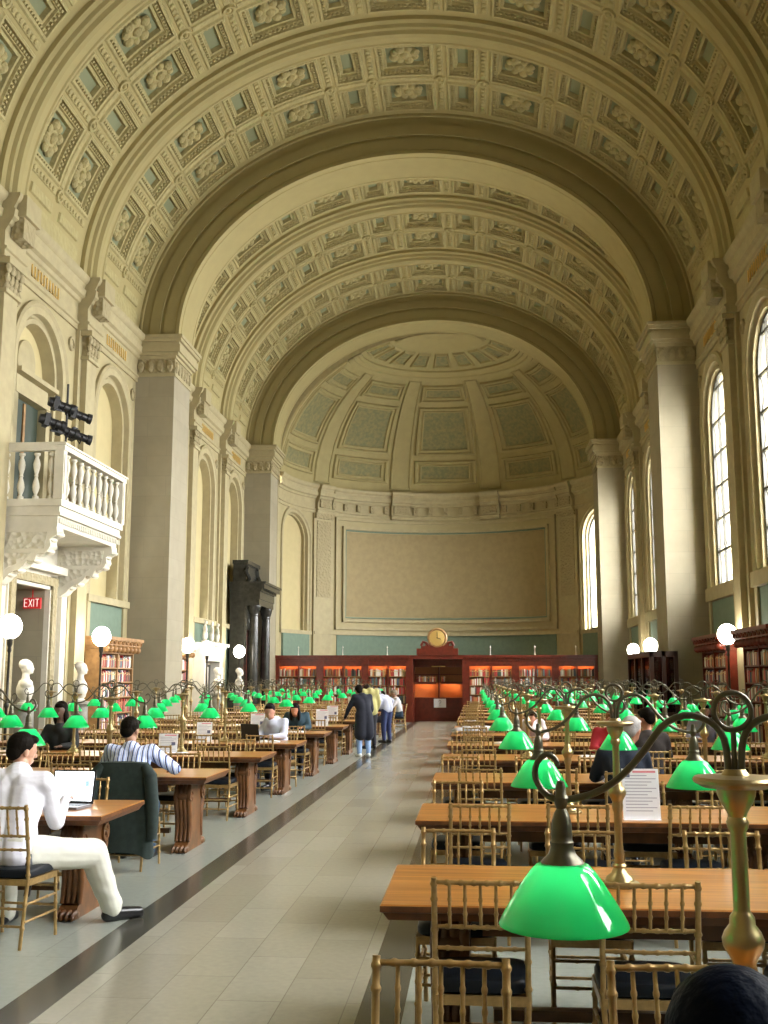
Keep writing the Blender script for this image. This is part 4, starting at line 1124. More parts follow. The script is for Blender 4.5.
# ------------------------------------------------------------------ apse bookcase screen
FY = 44.0
def apse_screen():
    secs = []
    for a, b in ((-8.09,-6.28),(-6.28,-4.44),(-4.44,-2.64),(-.36,1.62),(1.62,3.2),(3.2,4.88)): secs.append((a, b))
    names = ['far left','second','third','fourth, right of the centre','fifth','far right']
    st = MB(); cnt = 0
    for i, (a, b) in enumerate(secs):
        root = thing('bookcase', 'mahogany apse bookcase with lit red shelves, %s in the row' % (['leftmost','second from left','just left of the clock','just right of the clock','second from right','rightmost'][i]), 'bookcase', (0, FY, 0))
        mb = MB(); 
        for x in (a+.03, (a+b)/2, b-.09): mb.box(x-.0, x+.06, 0, .4, 0, 2.45)
        mb.box(a+.03, b-.03, .38, .42, 0, 2.45, 1); mb.box(a, a+.14, -.05, .02, 0, 2.5); mb.box(b-.14, b, -.05, .02, 0, 2.5)
        mb.build('carcass', [M_maho, M_mahol], root)
        mb = MB(); mb.box(a+.14, b-.14, -.02, .02, 2.22, 2.45); mb.box(a, b, -.08, .42, 2.45, 2.55); mb.box(a, b, -.16, .42, 2.55, 2.66); mb.build('cornice', M_maho, root)
        zs = [.02, .38, .74, 1.10, 1.46, 1.82]
        for z in zs:
            mb = MB(); mb.box(a+.09, b-.09, .02, .38, z-.025, z); mb.build('shelf', M_oak if z > 1 else M_maho, root)
        m = (a+b)/2
        for p, q in ((a+.16, m-.02), (m+.07, b-.12)):
            mb = MB(); mb.box(p+.1, q-.1, .05, .09, 2.36, 2.40); mb.build('shelf_lamp', M_case_l, root)
            for z in zs:
                T = Matrix.Translation((0, FY+.17, 0))
                wt = WTR if (i+int(z*3)) % 2 else WT
                if z > 1.4 and 1.5 < z and cnt < 4 and i in (2,3): books(p, q, z, .25, .33, T, 'upper shelves of the apse bookcases', 'apse', wt, thick=(.055,.085)); cnt += 1
                else: bookmass(p, q, z, .25, .33, T, st, wts=wt)
    # standing finials
        mb = MB(); xx = m; mb.lathe([(.04,2.66),(.015,2.70),(.012,2.95),(.03,2.97),(.0,3.05)], (xx,.1,0), 8); mb.build('lamp_finial', M_marble, root, 50)
    o = st.build('shelved_books', BMAT); tag(o, 'books packed on the lower shelves of the apse bookcases', 'books', kind='stuff')
    # centre cabinet
    root = thing('enclosed_cabinet', 'central mahogany cabinet with lit shelves under the gilt clock', 'cabinet', (-1.5, FY+1.1, 0))
    mb = MB(); 
    for x in (-1.12, -.02, 1.06): mb.box(x, x+.06, 0, .4, 0, 2.5)
    mb.box(-1.1, 1.1, .38, .42, 0, 2.5, 1); mb.box(-1.1, 1.1, -.02, .4, 0, .95); mb.box(-1.1,1.1,-.02,.3,2.2,2.5)
    for s in (-1, 1): mb.box(s*1.15-.16 if s > 0 else s*1.15-.01, s*1.15+.01 if s > 0 else s*1.15+.16, -1.15, .42, 0, 2.5)
    mb.build('carcass', [M_maho, M_mahol], root)
    mb = MB(); mb.box(-1.17, 1.17, -1.2, .42, 2.5, 2.66); mb.build('cornice', M_maho, root)
    for z in (1.6, 1.9): mb = MB(); mb.box(-1.06, 1.06, .0, .38, z-.03, z); mb.build('shelf', M_maho, root)
    for s in (-1, 1):
        mb = MB(); mb.box(s*.55-.35, s*.55+.35, .06, .09, 1.545, 1.57); mb.box(s*.55-.45, s*.55+.45, .0, .02, 1.50, 1.57, 1); mb.build('shelf_lamp', [M_case_l, M_maho], root)
    mb = MB(); mb.box(-.28, .28, -.028, -.022, 2.56-.36, 2.60-.36); mb.build('name_strip', M_gold, root)
    for z in (1.6, 1.9):
        for a, b in ((-1.0,-.08),(.1,1.0)): books(a, b, z, .25, .26, Matrix.Translation((-1.5, FY+1.3, 0)), 'shelves of the central apse cabinet', 'cabinet', WTR, sparse=.1)
    o = MB(); o.box(-.25,.25,-.01,.0,0,.36); p = thing('notice', 'white paper notice with a question mark hung on the central cabinet', 'notice', (-1.45, FY+1.07, .55)); o.build('sheet', M_paper, p)
    q = MB(); q.tube([(-.05,-.014,.24),(-.02,-.014,.29),(.04,-.014,.28),(.05,-.014,.23),(0,-.014,.18),(0,-.014,.14)], .008, 5); q.ell((0,-.014,.09),(.012,.006,.012),6,4); q.build('question_mark', M_ink2, p)
    # clock
    c = thing('clock', 'round gilt clock on a stepped mahogany base above the central cabinet', 'clock', (-1.5, FY+.0, 2.662)); c.scale = (.88,.9,.88)
    mb = MB(); mb.box(-.95,.95,-.18,.4,0,.30); mb.box(-.75,.75,-.12,.35,.30,.42); mb.box(-.55,.55,-.08,.3,.42,.5)
    for s in (-1,1): mb.tube([(s*.75,-.05,.42),(s*.66,-.05,.6),(s*.5,-.05,.55),(s*.42,-.05,.45)], .07, 8)
    mb.build('base', M_maho, c, 40)
    T = Matrix.Translation((0,0,.78)) @ Matrix.Rotation(pi/2, 4, 'X')
    mb = MB(); mb.lathe([(0,-.15),(.44,-.15),(.46,-.1),(.46,.08),(.42,.14),(.37,.14),(.35,.10)], seg=32, T=T); mb.build('case', M_oak, c, 40)
    mb = MB(); mb.lathe([(.36,.10),(.34,.13),(.2,.16),(0,.17)], seg=32, T=T)
    for k in range(12):
        a = 2*pi*k/12; mb.box(-.012,.012,.24,.31,.14,.16, T=T @ Matrix.Rotation(a,4,'Z'))
    mb.build('dial', M_gold, c, 40)
    mb = MB(); mb.box(-.012,.012,-.03,.26,.175,.185,T=T); mb.box(-.014,.014,-.03,.18,.175,.185,T=T @ Matrix.Rotation(-1.9,4,'Z')); mb.build('hands', M_blackm, c)
apse_screen()
# dark glazed booth on the right
root = thing('glazed_booth', 'dark wood booth with tinted glass panes beside the right pier', 'booth', (4.74, 29.9, 0))
mb = MB(); W, D, Hh = .30, 1.95, 2.42
for x in (-W, 0, W):
    for y in (-D, D): mb.box(x-.05, x+.05, y-.05, y+.05, 0, Hh)
for y in (-.65, .65): mb.box(-W-.05, -W+.05, y-.05, y+.05, 0, Hh)
mb.box(-W-.05, W+.05, -D-.05, D+.05, Hh-.14, Hh); mb.box(-W-.05, W+.05, -D-.05, -D+.05, 0, .9); mb.box(-W-.05, -W+.05, -D, D, 0, .9); mb.box(-W, W+.04, D-.04, D+.04, 0, Hh); mb.box(W-.02,W+.05,-D,D,0,Hh)
mb.build('frame', mat('dark_booth_wood', (.045,.018,.012), .3), root)
mb = MB(); mb.box(-W+.04, W-.04, -D-.01, -D+.01, .9, Hh-.14); mb.box(-W-.01, -W+.01, -D+.04, D-.04, .9, Hh-.14); mb.build('glass_pane', M_dglass, root)
# ------------------------------------------------------------------ people
def capsule(mb, p0, r0, p1, r1, seg=14, mi=0, flat=1.0):
    p0, p1 = Vector(p0), Vector(p1); d = p1-p0; L = max(d.length, 1e-4); q = Vector((0,0,1)).rotation_difference(d.normalized())
    T = Matrix.Translation(p0) @ q.to_matrix().to_4x4()
    prof = [(r0*cos(-pi/2+pi/2*i/4), r0*sin(-pi/2+pi/2*i/4)) for i in range(5)]+[(r1*cos(pi/2*i/4), L+r1*sin(pi/2*i/4)) for i in range(5)]
    mb.lathe(prof, (0,0,0), seg, mi, T)
def wrinkle(o, amp):
    from mathutils import noise
    N = [v.normal.copy() for v in o.data.vertices]; out = []
    for v, n_ in zip(o.data.vertices, N):
        c = v.co; q = noise.noise(Vector((c.x*6, c.y*6+c.z*4, c.z*9)))+.35*noise.noise(Vector((c.x*16+5, c.y*16, c.z*22)))
        out.extend(c+n_*(q*amp))
    o.data.vertices.foreach_set('co', out); o.data.update()
def skinmat(c): return mat('skin_%d%d' % (int(c[0]*100), int(c[1]*100)), c, .5)
def striped():
    m, nt, b = nodes('striped_shirt_cloth'); tc = nt.nodes.new('ShaderNodeTexCoord'); sp = nt.nodes.new('ShaderNodeSeparateXYZ')
    nt.links.new(tc.outputs['Object'], sp.inputs[0])
    mu = nt.nodes.new('ShaderNodeMath'); mu.operation = 'MULTIPLY'; mu.inputs[1].default_value = 22; nt.links.new(sp.outputs['X'], mu.inputs[0])
    fr = nt.nodes.new('ShaderNodeMath'); fr.operation = 'FRACT'; nt.links.new(mu.outputs[0], fr.inputs[0])
    cr = nt.nodes.new('ShaderNodeValToRGB'); cr.color_ramp.interpolation = 'CONSTANT'
    e = cr.color_ramp.elements; e[0].position = 0; e[0].color = (.03,.035,.12,1); e[1].position = .22; e[1].color = (.36,.46,.80,1)
    n = e.new(.42); n.color = (.72,.76,.90,1); n = e.new(.72); n.color = (.30,.40,.75,1); n = e.new(.85); n.color = (.72,.76,.90,1)
    nt.links.new(fr.outputs[0], cr.inputs[0]); nt.links.new(cr.outputs[0], b.inputs['Base Color']); b.inputs['Roughness'].default_value = .8
    return m
def person(label, loc, rz, joints=None, skin=(.42,.22,.14), shirt=(.6,.6,.6), pants=(.03,.03,.05), hair=(.01,.008,.006), shoes=(.01,.01,.012),
           detail=False, standing=False, loose=0.0, seat=True, longhair=False, group=None, shirtmat=None, hscale=1.0, coat=False, headturn=0.0, category='person'):
    root = thing('person', label, category, loc, rz, group)
    if standing:
        J = dict(pelvis=(0,0,.93), waist=(0,.02,1.08), chest=(0,.04,1.30), neck=(0,.05,1.46), head=(0,.08,1.60), shl=(-.18,.03,1.41), shr=(.18,.03,1.41),
                 ell=(-.25,.02,1.13), elr=(.25,.02,1.13), hal=(-.24,.12,.90), har=(.24,.12,.90), hpl=(-.09,0,.90), hpr=(.09,0,.90), knl=(-.10,.03,.49), knr=(.10,.03,.49),
                 anl=(-.11,0,.08), anr=(.11,0,.08), tol=(-.13,.16,.035), tor=(.13,.16,.035))
    else:
        J = dict(pelvis=(0,-.02,.58), waist=(0,.0,.74), chest=(0,.06,.95), neck=(0,.11,1.10), head=(0,.16,1.235), shl=(-.18,.07,1.05), shr=(.18,.07,1.05),
                 ell=(-.25,.18,.83), elr=(.25,.18,.83), hal=(-.14,.42,.83), har=(.14,.42,.83), hpl=(-.09,.02,.56), hpr=(.09,.02,.56), knl=(-.13,.43,.52), knr=(.13,.43,.52),
                 anl=(-.13,.40,.085), anr=(.13,.40,.085), tol=(-.14,.56,.035), tor=(.14,.56,.035))
    if joints: J.update(joints)
    J = {k: Vector(v) for k, v in J.items()}
    vox = .0065 if detail else .018
    g = .0 if not detail else 0
    def torso(mb, e):
        for s in (-1, 1):
            o = Vector((s*.055, 0, 0))
            capsule(mb, J['pelvis']+o, .115+e, J['waist']+o*.9, .10+e); capsule(mb, J['waist']+o*.9, .10+e, J['chest']+o*1.3, .115+e)
            sh = J['shl'] if s < 0 else J['shr']
            capsule(mb, J['chest']+o*1.3+Vector((0,0,.04)), .10+e, sh, .058+e)
        capsule(mb, J['neck']-Vector((0,0,.05)), .085+e, (J['shl']+J['shr'])/2, .085+e)
    def arms(mb, e):
        for s in 'lr':
            capsule(mb, J['sh'+s], .055+e, J['el'+s], .042+e); capsule(mb, J['el'+s], .042+e, J['ha'+s], .028+e)
    def legs(mb, e, k=1.0):
        for s in 'lr':
            capsule(mb, J['hp'+s], .09+e, J['kn'+s], .062+e*k); capsule(mb, J['kn'+s], .062+e*k, J['an'+s], .04+e*k*.8)
    mb = MB(); torso(mb, 0); arms(mb, 0); legs(mb, 0)
    capsule(mb, J['neck'], .055, J['head']-Vector((0,.01,.05)), .052)
    R = Matrix.Translation(J['head']) @ Matrix.Rotation(headturn, 4, 'Z') @ Matrix.Rotation(radians(-12), 4, 'X') @ Matrix.Scale(1.07, 4)
    def E(c, r, sg=14): mb.ell(c, r, sg, 8, 0, R)
    E((0,0,.02), (.074*hscale,.092,.098)); E((0,.035,-.045), (.05,.052,.055)); E((0,.094,-.012), (.012,.02,.020)); E((0,.080,-.052), (.024,.014,.009)); E((0,.078,.02), (.045,.014,.010))
    for s in (-1, 1): E((s*.077,-.005,-.008), (.009,.018,.028), 8)
    for s in 'lr':                                   # feet, hands
        d = (J['to'+s]-J['an'+s]); capsule(mb, J['an'+s]-Vector((0,0,.03)), .036, J['to'+s], .028)
        w = J['ha'+s]; el = J['el'+s]; f = (w-el).normalized(); f = Vector((f.x, f.y, f.z*.3-.12)).normalized(); side = f.cross(Vector((0,0,1))).normalized(); up = side.cross(f)
        palm = w+f*.055
        q = 1 if s == 'r' else -1
        for t in (-1.5,-.5,.5,1.5): capsule(mb, w+side*t*.010, .018, palm+side*t*.0175, .0125, 8)
        if detail or True:
            for i, (t, L) in enumerate(((-1.5,.066),(-.5,.078),(.5,.072),(1.5,.056))):
                t = t*q*-1
                a = palm+side*t*.021; b = a+f*L*.55+up*.008; c = b+f*L*.40-up*.022
                r = .0095 if detail else .012
                capsule(mb, a, r, b, r*.92, 8); capsule(mb, b, r*.92, c, r*.75, 8)
            a = w+f*.02-side*q*.018; b = a-side*q*.030+f*.030-up*.008; c = b+f*.028-up*.008
            capsule(mb, a, .013, b, .0105, 8); capsule(mb, b, .0105, c, .0085, 8)
    body = link('body', mb.mesh('body', skinmat(skin)), root); remesh(body, vox, 3)
    mb = MB(); torso(mb, .014+loose*.5+(.012 if standing else 0))
    for s in 'lr':
        capsule(mb, J['sh'+s], .070, J['el'+s], .058); capsule(mb, J['el'+s], .058, J['ha'+s]-(J['ha'+s]-J['el'+s]).normalized()*.01, .038)
    if coat:
        for s in (-1, 1): capsule(mb, J['pelvis']+Vector((s*.07,0,0)), .14, J['pelvis']+Vector((s*.09,-.02,-.42)), .15)
    m = shirtmat or mat('cloth_%02d%02d%02d' % tuple(int(c*99) for c in shirt), shirt, .85, bump=.25, bscale=14)
    sh = link('coat' if coat else 'shirt', mb.mesh('shirt', m), root); remesh(sh, vox*1.3, 3); wrinkle(sh, .009 if detail else .006)
    mb = MB(); legs(mb, .016+loose, 1.1)
    if loose:
        for s in 'lr': capsule(mb, J['kn'+s].lerp(J['an'+s], .5), .06+loose, J['an'+s]+Vector((0,0,.03)), .055+loose)
    for s in (-1, 1):
        if standing: capsule(mb, J['pelvis']+Vector((s*.055,0,-.03)), .118, J['pelvis']+Vector((s*.05,0,-.01)), .116)
        else: capsule(mb, J['pelvis']+Vector((s*.06,0,-.01)), .128, J['pelvis']+Vector((s*.055,0,.05)), .125)
    tr = link('trousers', mb.mesh('trousers', mat('trouser_%02d%02d%02d' % tuple(int(c*99) for c in pants), pants, .85, bump=.25, bscale=12)), root); remesh(tr, vox*1.3, 3); wrinkle(tr, .009 if detail else .005)
    for s in 'lr':
        mb = MB(); a, t = J['an'+s], J['to'+s]
        d = Vector((t.x-a.x, t.y-a.y, 0)).normalized()
        capsule(mb, Vector((a.x,a.y,.048))-d*.03, .046, Vector((t.x,t.y,.036)), .036); capsule(mb, Vector((a.x,a.y,.05)), .044, a+Vector((0,0,.01)), .045); capsule(mb, Vector((a.x,a.y,.062)), .044, Vector((t.x,t.y,.045)), .037)
        capsule(mb, Vector((a.x,a.y,.016))-d*.04, .016, Vector((t.x,t.y,.016))+d*.02, .016)
        o = link('shoe', mb.mesh('shoe', mat('shoe_%02d%02d' % (int(shoes[0]*99), int(shoes[2]*99)), shoes, .3)), root); remesh(o, .010, 2)
    mb = MB()
    def Hh(c, r): mb.ell(c, r, 16, 10, 0, R)
    Hh((0,-.022,.042), (.083*hscale,.095,.092)); Hh((0,-.055,-.005), (.070,.055,.065)); Hh((0,.045,.088), (.062,.045,.032))
    if longhair: Hh((0,-.07,-.10), (.085,.05,.14)); Hh((-.07,0,-.07), (.03,.06,.12)); Hh((.07,0,-.07), (.03,.06,.12))
    h = link('hair', mb.mesh('hair', mat('hair_%02d%02d' % (int(hair[0]*99), int(hair[2]*99)), hair, .5, spec=.03, bump=.3, bscale=60)), root); remesh(h, .007 if detail else .014, 2)
    if seat and not standing: chair(loc[0], loc[1]+0.0, rz, 'gold chair occupied by the '+' '.join(label.split(', ')[0].split()[:11]), 'occupied gold chairs')
    return root
W_ = (.74,.73,.80)
# man with the laptop
p1 = person('seated man in a white shirt and pale trousers typing on a laptop at the left', (-3.19,7.42,0), 0,
  dict(pelvis=(0,0,.575), waist=(-.01,.04,.74), chest=(-.03,.13,.95), neck=(-.06,.23,1.10), head=(-.07,.30,1.225), shl=(-.22,.15,1.05), shr=(.16,.14,1.02),
       elr=(.19,.33,.735), har=(.13,.66,.86), ell=(-.28,.38,.83), hal=(-.14,.66,.83), hpr=(.10,.03,.56), hpl=(-.10,.03,.56), knr=(.45,.40,.505), anr=(.53,.60,.10), tor=(.69,.75,.035),
       knl=(-.22,.42,.53), anl=(-.2,.45,.085), tol=(-.2,.6,.035)), skin=(.50,.27,.18), shirt=W_, pants=(.66,.65,.57), detail=True, headturn=-.75, loose=.022, seat=False)
mb = MB(); mb.tube([(.13,.0,.60),(.165,-.06,.56),(.17,-.07,.47),(.175,-.07,.37),(.165,-.075,.30)], [.018,.022,.026,.022,.02], 8); mb.build('jacket_sleeve', M_black, p1, 60)
chair(-3.13, 7.40, radians(-6), 'gold ballroom chair under the man in the white shirt', 'occupied gold chairs')
# laptop
def laptop(loc, rz, label, scr=M_screen, open_=100):
    r = thing('laptop', label, 'laptop', loc, rz)
    mb = MB(); mb.box(-.175,.175,-.12,.12,.001,.022); mb.build('base', mat('laptop_grey', (.18,.18,.2), .4), r)
    mb = MB()
    for i in range(4):
        for k in range(12): mb.box(-.155+k*.026,-.133+k*.026,-.02+i*.03,.004+i*.03,.022,.025)
    mb.build('keyboard', M_black, r)
    T = Matrix.Translation((0,.12,.02)) @ Matrix.Rotation(radians(-(open_-90)), 4, 'X')
    mb = MB(); mb.box(-.18,.18,0,.012,0,.255,T=T); mb.build('lid', M_black, r)
    mb = MB(); mb.box(-.166,.166,-.002,0,.022,.242,T=T); s = mb.build('screen', scr, r); s['label'] = 'bright white screen'
    if scr is M_screen:
        mb = MB(); mb.box(.10,.135,-.003,-.002,.13,.175,T=T); mb.box(-.13,-.10,-.003,-.002,.17,.182,T=T); mb.box(-.16,.16,-.003,-.002,.215,.222,T=T); mb.build('page_picture', mat('page_blue', (.2,.35,.7), .5, emit=(.2,.3,.7), estr=.6), s)
    return r
laptop((-3.16,8.30,TH), radians(-8), 'open laptop with a bright screen in front of the man in white')
# man in the striped shirt with a jacket on his chair
p2 = person('seated man in a blue and white striped shirt writing at the second left table', (-3.33,10.34,0), 0,
  dict(chest=(.0,.10,.95), neck=(-.02,.17,1.10), head=(-.05,.23,1.235), shl=(-.2,.12,1.05), shr=(.2,.12,1.05), ell=(-.32,.30,.87), hal=(-.14,.60,.83), elr=(.37,.36,.86), har=(.27,.64,.83)),
  seat=False, skin=(.36,.19,.12), shirt=W_, shirtmat=striped(), pants=(.02,.05,.10), detail=True, headturn=-.3)
chair(-3.24, 10.28, radians(-3), 'gold ballroom chair with a dark jacket over it, under the striped-shirt man', 'gold chairs along the reading tables')
def jacket(loc, rz, label, col):
    r = thing('jacket', label, 'jacket', loc, rz); mb = MB(); rows = []
    zs = [.985,.975,.94,.85,.7,.55,.4,.28,.18,.15]
    for i, z in enumerate(zs):
        row = []; t = i/(len(zs)-1)
        w = .10 if i == 0 else .235+.035*t; dpt_ = .02 if i == 0 else .045+.035*t
        for k in range(40):
            a = 2*pi*k/40; f = 1+.10*t*sin(7*a+3*z)+.06*t*sin(13*a)
            c, s = cos(a), sin(a)
            row.append((w*math.copysign(abs(c)**.6, c)*(1+.04*sin(5*z+a))+.03*t, -.262+.06*(1-z)*.6+dpt_*f*math.copysign(abs(s)**.8, s)-.02*t, z+.03*t*sin(3*a)))
        rows.append(row)
    mb.grid(rows, 0, cv=True); mb.build('body', col, r, 60)
    for s in (-1, 1):
        mb = MB(); mb.tube([(s*.20,-.27,.95),(s*.27,-.29,.86),(s*.29,-.29,.65),(s*.30,-.28,.45),(s*.29,-.28,.30)], [.045,.06,.06,.055,.05], 12); mb.build('sleeve', col, r, 60)
jacket((-3.24,10.28,0), radians(-3), 'dark grey-green jacket draped over the chair of the striped-shirt man', mat('jacket_wool', (.022,.036,.032), .9, noise=.3, nscale=20))
# nearest head, lower right corner
person('person with glossy black hair seated at the nearest table, seen from behind', (.335,1.46,0), 0,
  dict(head=(.0,.10,1.225), neck=(0,.07,1.09)), skin=(.30,.12,.08), shirt=(.05,.02,.03), hair=(.002,.004,.011), detail=True, hscale=1.05, seat=False)
chair(.335, 1.42, 0, 'gold ballroom chair under the black-haired person at the nearest table', 'gold chairs along the reading tables')
# others, further down the hall
person('person with black hair in dark clothes seated in front of the left doorway', (-5.8,15.1,0), pi, dict(head=(0,.12,1.29)), shirt=(.01,.012,.012), hscale=1.1, longhair=True, skin=(.12,.07,.05), hair=(.004,.006,.005))
person('man in a pale blue shirt reading behind a dark laptop, fourth left table', (-3.2,17.75,0), pi-.5, dict(head=(0,.24,1.21), neck=(0,.17,1.08), chest=(0,.10,.94)), shirt=(.55,.58,.72), hair=(.012,.01,.01), skin=(.45,.22,.15), headturn=.5)
laptop((-3.46,17.2,TH), radians(150), 'dark laptop in front of the man in the pale blue shirt', M_black)
person('woman with dark hair bent over the fifth left table', (-3.4,20.85,0), pi, dict(head=(0,.30,1.14), neck=(0,.2,1.04), chest=(0,.12,.92)), shirt=(.02,.05,.07), longhair=True, skin=(.5,.22,.13), hair=(.012,.006,.005))
person('standing person in a long dark coat and light blue jeans with white shoes', (-2.5,24.6,0), .5, dict(head=(-.02,.28,1.46), neck=(0,.2,1.35), chest=(0,.12,1.22), shl=(-.18,.12,1.32), shr=(.18,.12,1.32), ell=(-.3,.2,1.05), elr=(.25,.15,1.05), hal=(-.3,.4,.85), har=(.2,.3,.85)), standing=True, coat=True, shirt=(.008,.010,.022), pants=(.30,.45,.75), shoes=(.8,.8,.82), hair=(.01,.01,.01))
person('person in a yellow top standing beside the dark-coated person', (-2.62,27.4,0), .6, dict(head=(0,.22,1.45), neck=(0,.17,1.33), chest=(0,.1,1.2)), standing=True, shirt=(.42,.38,.15), pants=(.02,.02,.03), hair=(.03,.02,.015))
person('person in a pale grey-blue shirt leaning over a table far down the aisle', (-2.42,30.0,0), .9, dict(head=(0,.36,1.33), neck=(0,.3,1.24), chest=(0,.18,1.12), shl=(-.18,.2,1.22), shr=(.18,.2,1.22)), standing=True, shirt=(.45,.47,.58), pants=(.02,.03,.10), hair=(.3,.28,.26))
person('person in navy seated far down the left of the aisle', (-2.62,32.5,0), pi/2, shirt=(.015,.02,.06), pants=(.02,.02,.03))
person('person in a light grey top seated last on the left of the aisle', (-2.5,35.9,0), pi/2, shirt=(.5,.48,.5), pants=(.01,.03,.06), hair=(.3,.25,.2))
person('person in a red top seated at the right-hand tables', (1.78,14.75,0), pi, dict(head=(0,.18,1.2)), shirt=(.50,.03,.05), hair=(.25,.10,.04), skin=(.5,.22,.12), hscale=.95)
person('grey-haired person in a dark navy jacket seen from behind, right-hand tables', (1.36,10.35,0), 0, dict(head=(.10,.12,1.26), neck=(.04,.09,1.12)), shirt=(.008,.014,.03), hair=(.38,.36,.35), skin=(.5,.24,.15), headturn=-.6)
person('person with short black hair and dark jacket beside the grey-haired one', (2.05,13.3,0), 0, dict(head=(0,.14,1.26)), shirt=(.03,.022,.02), hair=(.006,.008,.008), skin=(.5,.22,.12), headturn=.7)
person('dark-haired person in blue and white beyond the black-haired one on the right', (3.55,17.6,0), pi, shirt=(.35,.38,.6), hair=(.02,.012,.01), skin=(.45,.24,.17))
person('person in a white top seated near the aisle, sixth right table', (.85,17.6,0), pi, dict(head=(0,.3,1.12), neck=(0,.2,1.02)), shirt=(.6,.52,.55), hair=(.05,.03,.02), skin=(.5,.25,.17))
# ------------------------------------------------------------------ paper notices on the tables
def sign(x, y, w, h, rz, label, style=0):
    r = thing('table_notice', label, 'notice', (x, y, TH), rz)
    T = Matrix.Rotation(radians(-8), 4, 'X')
    mb = MB(); mb.box(-w/2,w/2,0,.004,.003,h,T=T); mb.box(-w/2,w/2,-.03,.05,.0,.003); mb.build('sheet', M_paper, r)
    mb = MB(); n = int(h/.022)
    for i in range(2, n-1): mb.box(-w*.42,w*(.42-.12*((i*7) % 3)),-.0012,0,h-i*.022-.006,h-i*.022,T=T)
    mb.build('printed_lines', M_ink, r)
    mb = MB(); mb.box(-w*.2,w*.42,-.0012,0,h-.028,h-.014,T=T); mb.build('heading', M_red, r)
    mb = MB(); mb.box(-w*.44,-w*.28,-.0015,0,h-.06,h-.03,T=T) if style == 0 else mb.box(w*.18,w*.38,-.0015,0,h*.42,h*.58,T=T); mb.build('emblem', M_ink2, r)
sign(1.16, 7.95, .26, .35, radians(2), 'large white printed notice standing on the third right table')
sign(1.32, 10.8, .22, .28, radians(4), 'white printed notice on the right side, behind the tall lamp pole', 1)
sign(-3.55, 11.3, .18, .22, 0, 'small white notice just right of the striped-shirt man', 1)
sign(-4.05, 14.25, .26, .26, radians(-3), 'white notice on the third left table near the striped-shirt man', 1)
sign(-4.25, 17.0, .24, .30, radians(5), 'narrow white notice on the fourth left table, farther from the aisle', 1)
sign(-4.0, 19.95, .26, .34, radians(-2), 'white notice behind the dark laptop, fifth left table', 1)
sign(-3.2, 22.8, .26, .34, 0, 'white notice behind the bent woman, sixth left table', 1)
sign(-3.35, 25.6, .26, .34, 0, 'white notice on the seventh left table', 1)
sign(-2.95, 28.5, .24, .32, 0, 'white notice on the eighth left table', 1)
rp = random.Random(21)
for i, (x, y) in enumerate(((-3.6,11.35),(-3.9,14.1),(-3.2,16.9),(-3.3,20.0),(.45,16.8),(.9,19.8),(1.5,14.05),(2.6,19.6),(-.1,25.3),(.1,22.4))):
    r = thing('open_book', 'open book lying on the %s table %s of the aisle' % (['second','third','fourth','fifth','sixth','seventh','fifth','seventh','ninth','eighth'][i]+(', well in,' if i == 7 else ''), 'left' if x < -2 else 'right'), 'book', (x, y, TH+.001), rp.uniform(-.4,.4))
    mb = MB(); prof = [(-.17,.006),(-.15,.018),(-.08,.026),(-.01,.016),(0,.008),(.01,.016),(.08,.026),(.15,.018),(.17,.006),(.17,0),(-.17,0)]
    mb.prism(prof, -.12, .12, lambda a, b, h: Vector((a, h, b))); mb.build('pages', M_paper, r)
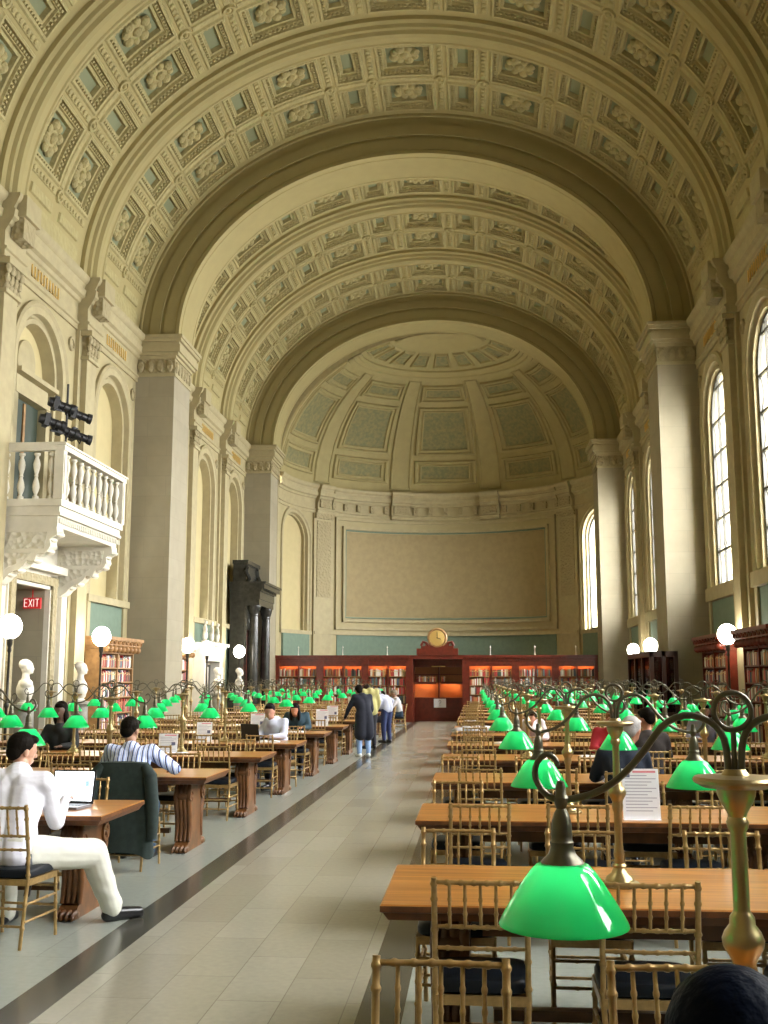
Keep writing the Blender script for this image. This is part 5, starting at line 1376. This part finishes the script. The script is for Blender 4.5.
# white cloth bundle on a right-hand table near the aisle
r = thing('coat', 'pale crumpled coat lying on a right-hand table near the aisle', 'coat', (-.05, 19.75, TH+.001))
mb = MB(); rq = random.Random(4)
for k in range(14): mb.ell((rq.uniform(-.32,.32), rq.uniform(-.2,.2), .05), (rq.uniform(.09,.16), rq.uniform(.07,.12), rq.uniform(.04,.09)), 10, 6)
for p in range(1):
    o = link('cloth', mb.mesh('cloth', mat('pale_cloth', (.45,.44,.46), .85)), r); remesh(o, .016, 2)
for v in o.data.vertices:
    if v.co.z < .0: v.co.z = 0
# ------------------------------------------------------------------ world, camera, view
w = bpy.data.worlds.new('World'); sc.world = w; w.use_nodes = True
nt = w.node_tree; bg = nt.nodes['Background']
tc = nt.nodes.new('ShaderNodeTexCoord'); sp = nt.nodes.new('ShaderNodeSeparateXYZ'); cr = nt.nodes.new('ShaderNodeValToRGB')
mr = nt.nodes.new('ShaderNodeMapRange'); mr.inputs[1].default_value = -1; mr.inputs[2].default_value = 1
nt.links.new(tc.outputs['Generated'], sp.inputs[0]); nt.links.new(sp.outputs['Z'], mr.inputs[0]); nt.links.new(mr.outputs[0], cr.inputs[0])
e = cr.color_ramp.elements; e[0].position = .25; e[0].color = (.5,.5,.47,1); e[1].position = .56; e[1].color = (1,1,1.0,1)
nt.links.new(cr.outputs[0], bg.inputs['Color']); bg.inputs['Strength'].default_value = 14.0
w.cycles.sampling_method = 'MANUAL'; w.cycles.sample_map_resolution = 256
cam = bpy.data.cameras.new('camera'); co = bpy.data.objects.new('camera', cam); COL.objects.link(co); sc.camera = co
cam.sensor_fit = 'VERTICAL'; cam.sensor_height = 32; cam.lens = 1080/1024*32; cam.clip_start = .05; cam.clip_end = 200
F, VXp, VYp = 1080., 475., 678.
pitch = math.atan((VYp-512)/F); yaw = math.atan((VXp-384)/F*cos(pitch))
co.location = (0, 0, 1.75); co.rotation_euler = (pi/2+pitch, 0, yaw)
sc.cycles.max_bounces = 10; sc.cycles.diffuse_bounces = 8; sc.cycles.glossy_bounces = 3; sc.cycles.transparent_max_bounces = 12; sc.cycles.transmission_bounces = 4
sc.cycles.caustics_reflective = False; sc.cycles.caustics_refractive = False; sc.cycles.sample_clamp_indirect = 12
sc.cycles.use_denoising = True
sc.view_settings.view_transform = 'Standard'; sc.view_settings.look = 'None'; sc.view_settings.gamma = 1; sc.view_settings.use_curve_mapping = False
sc.view_settings.exposure = 2.02
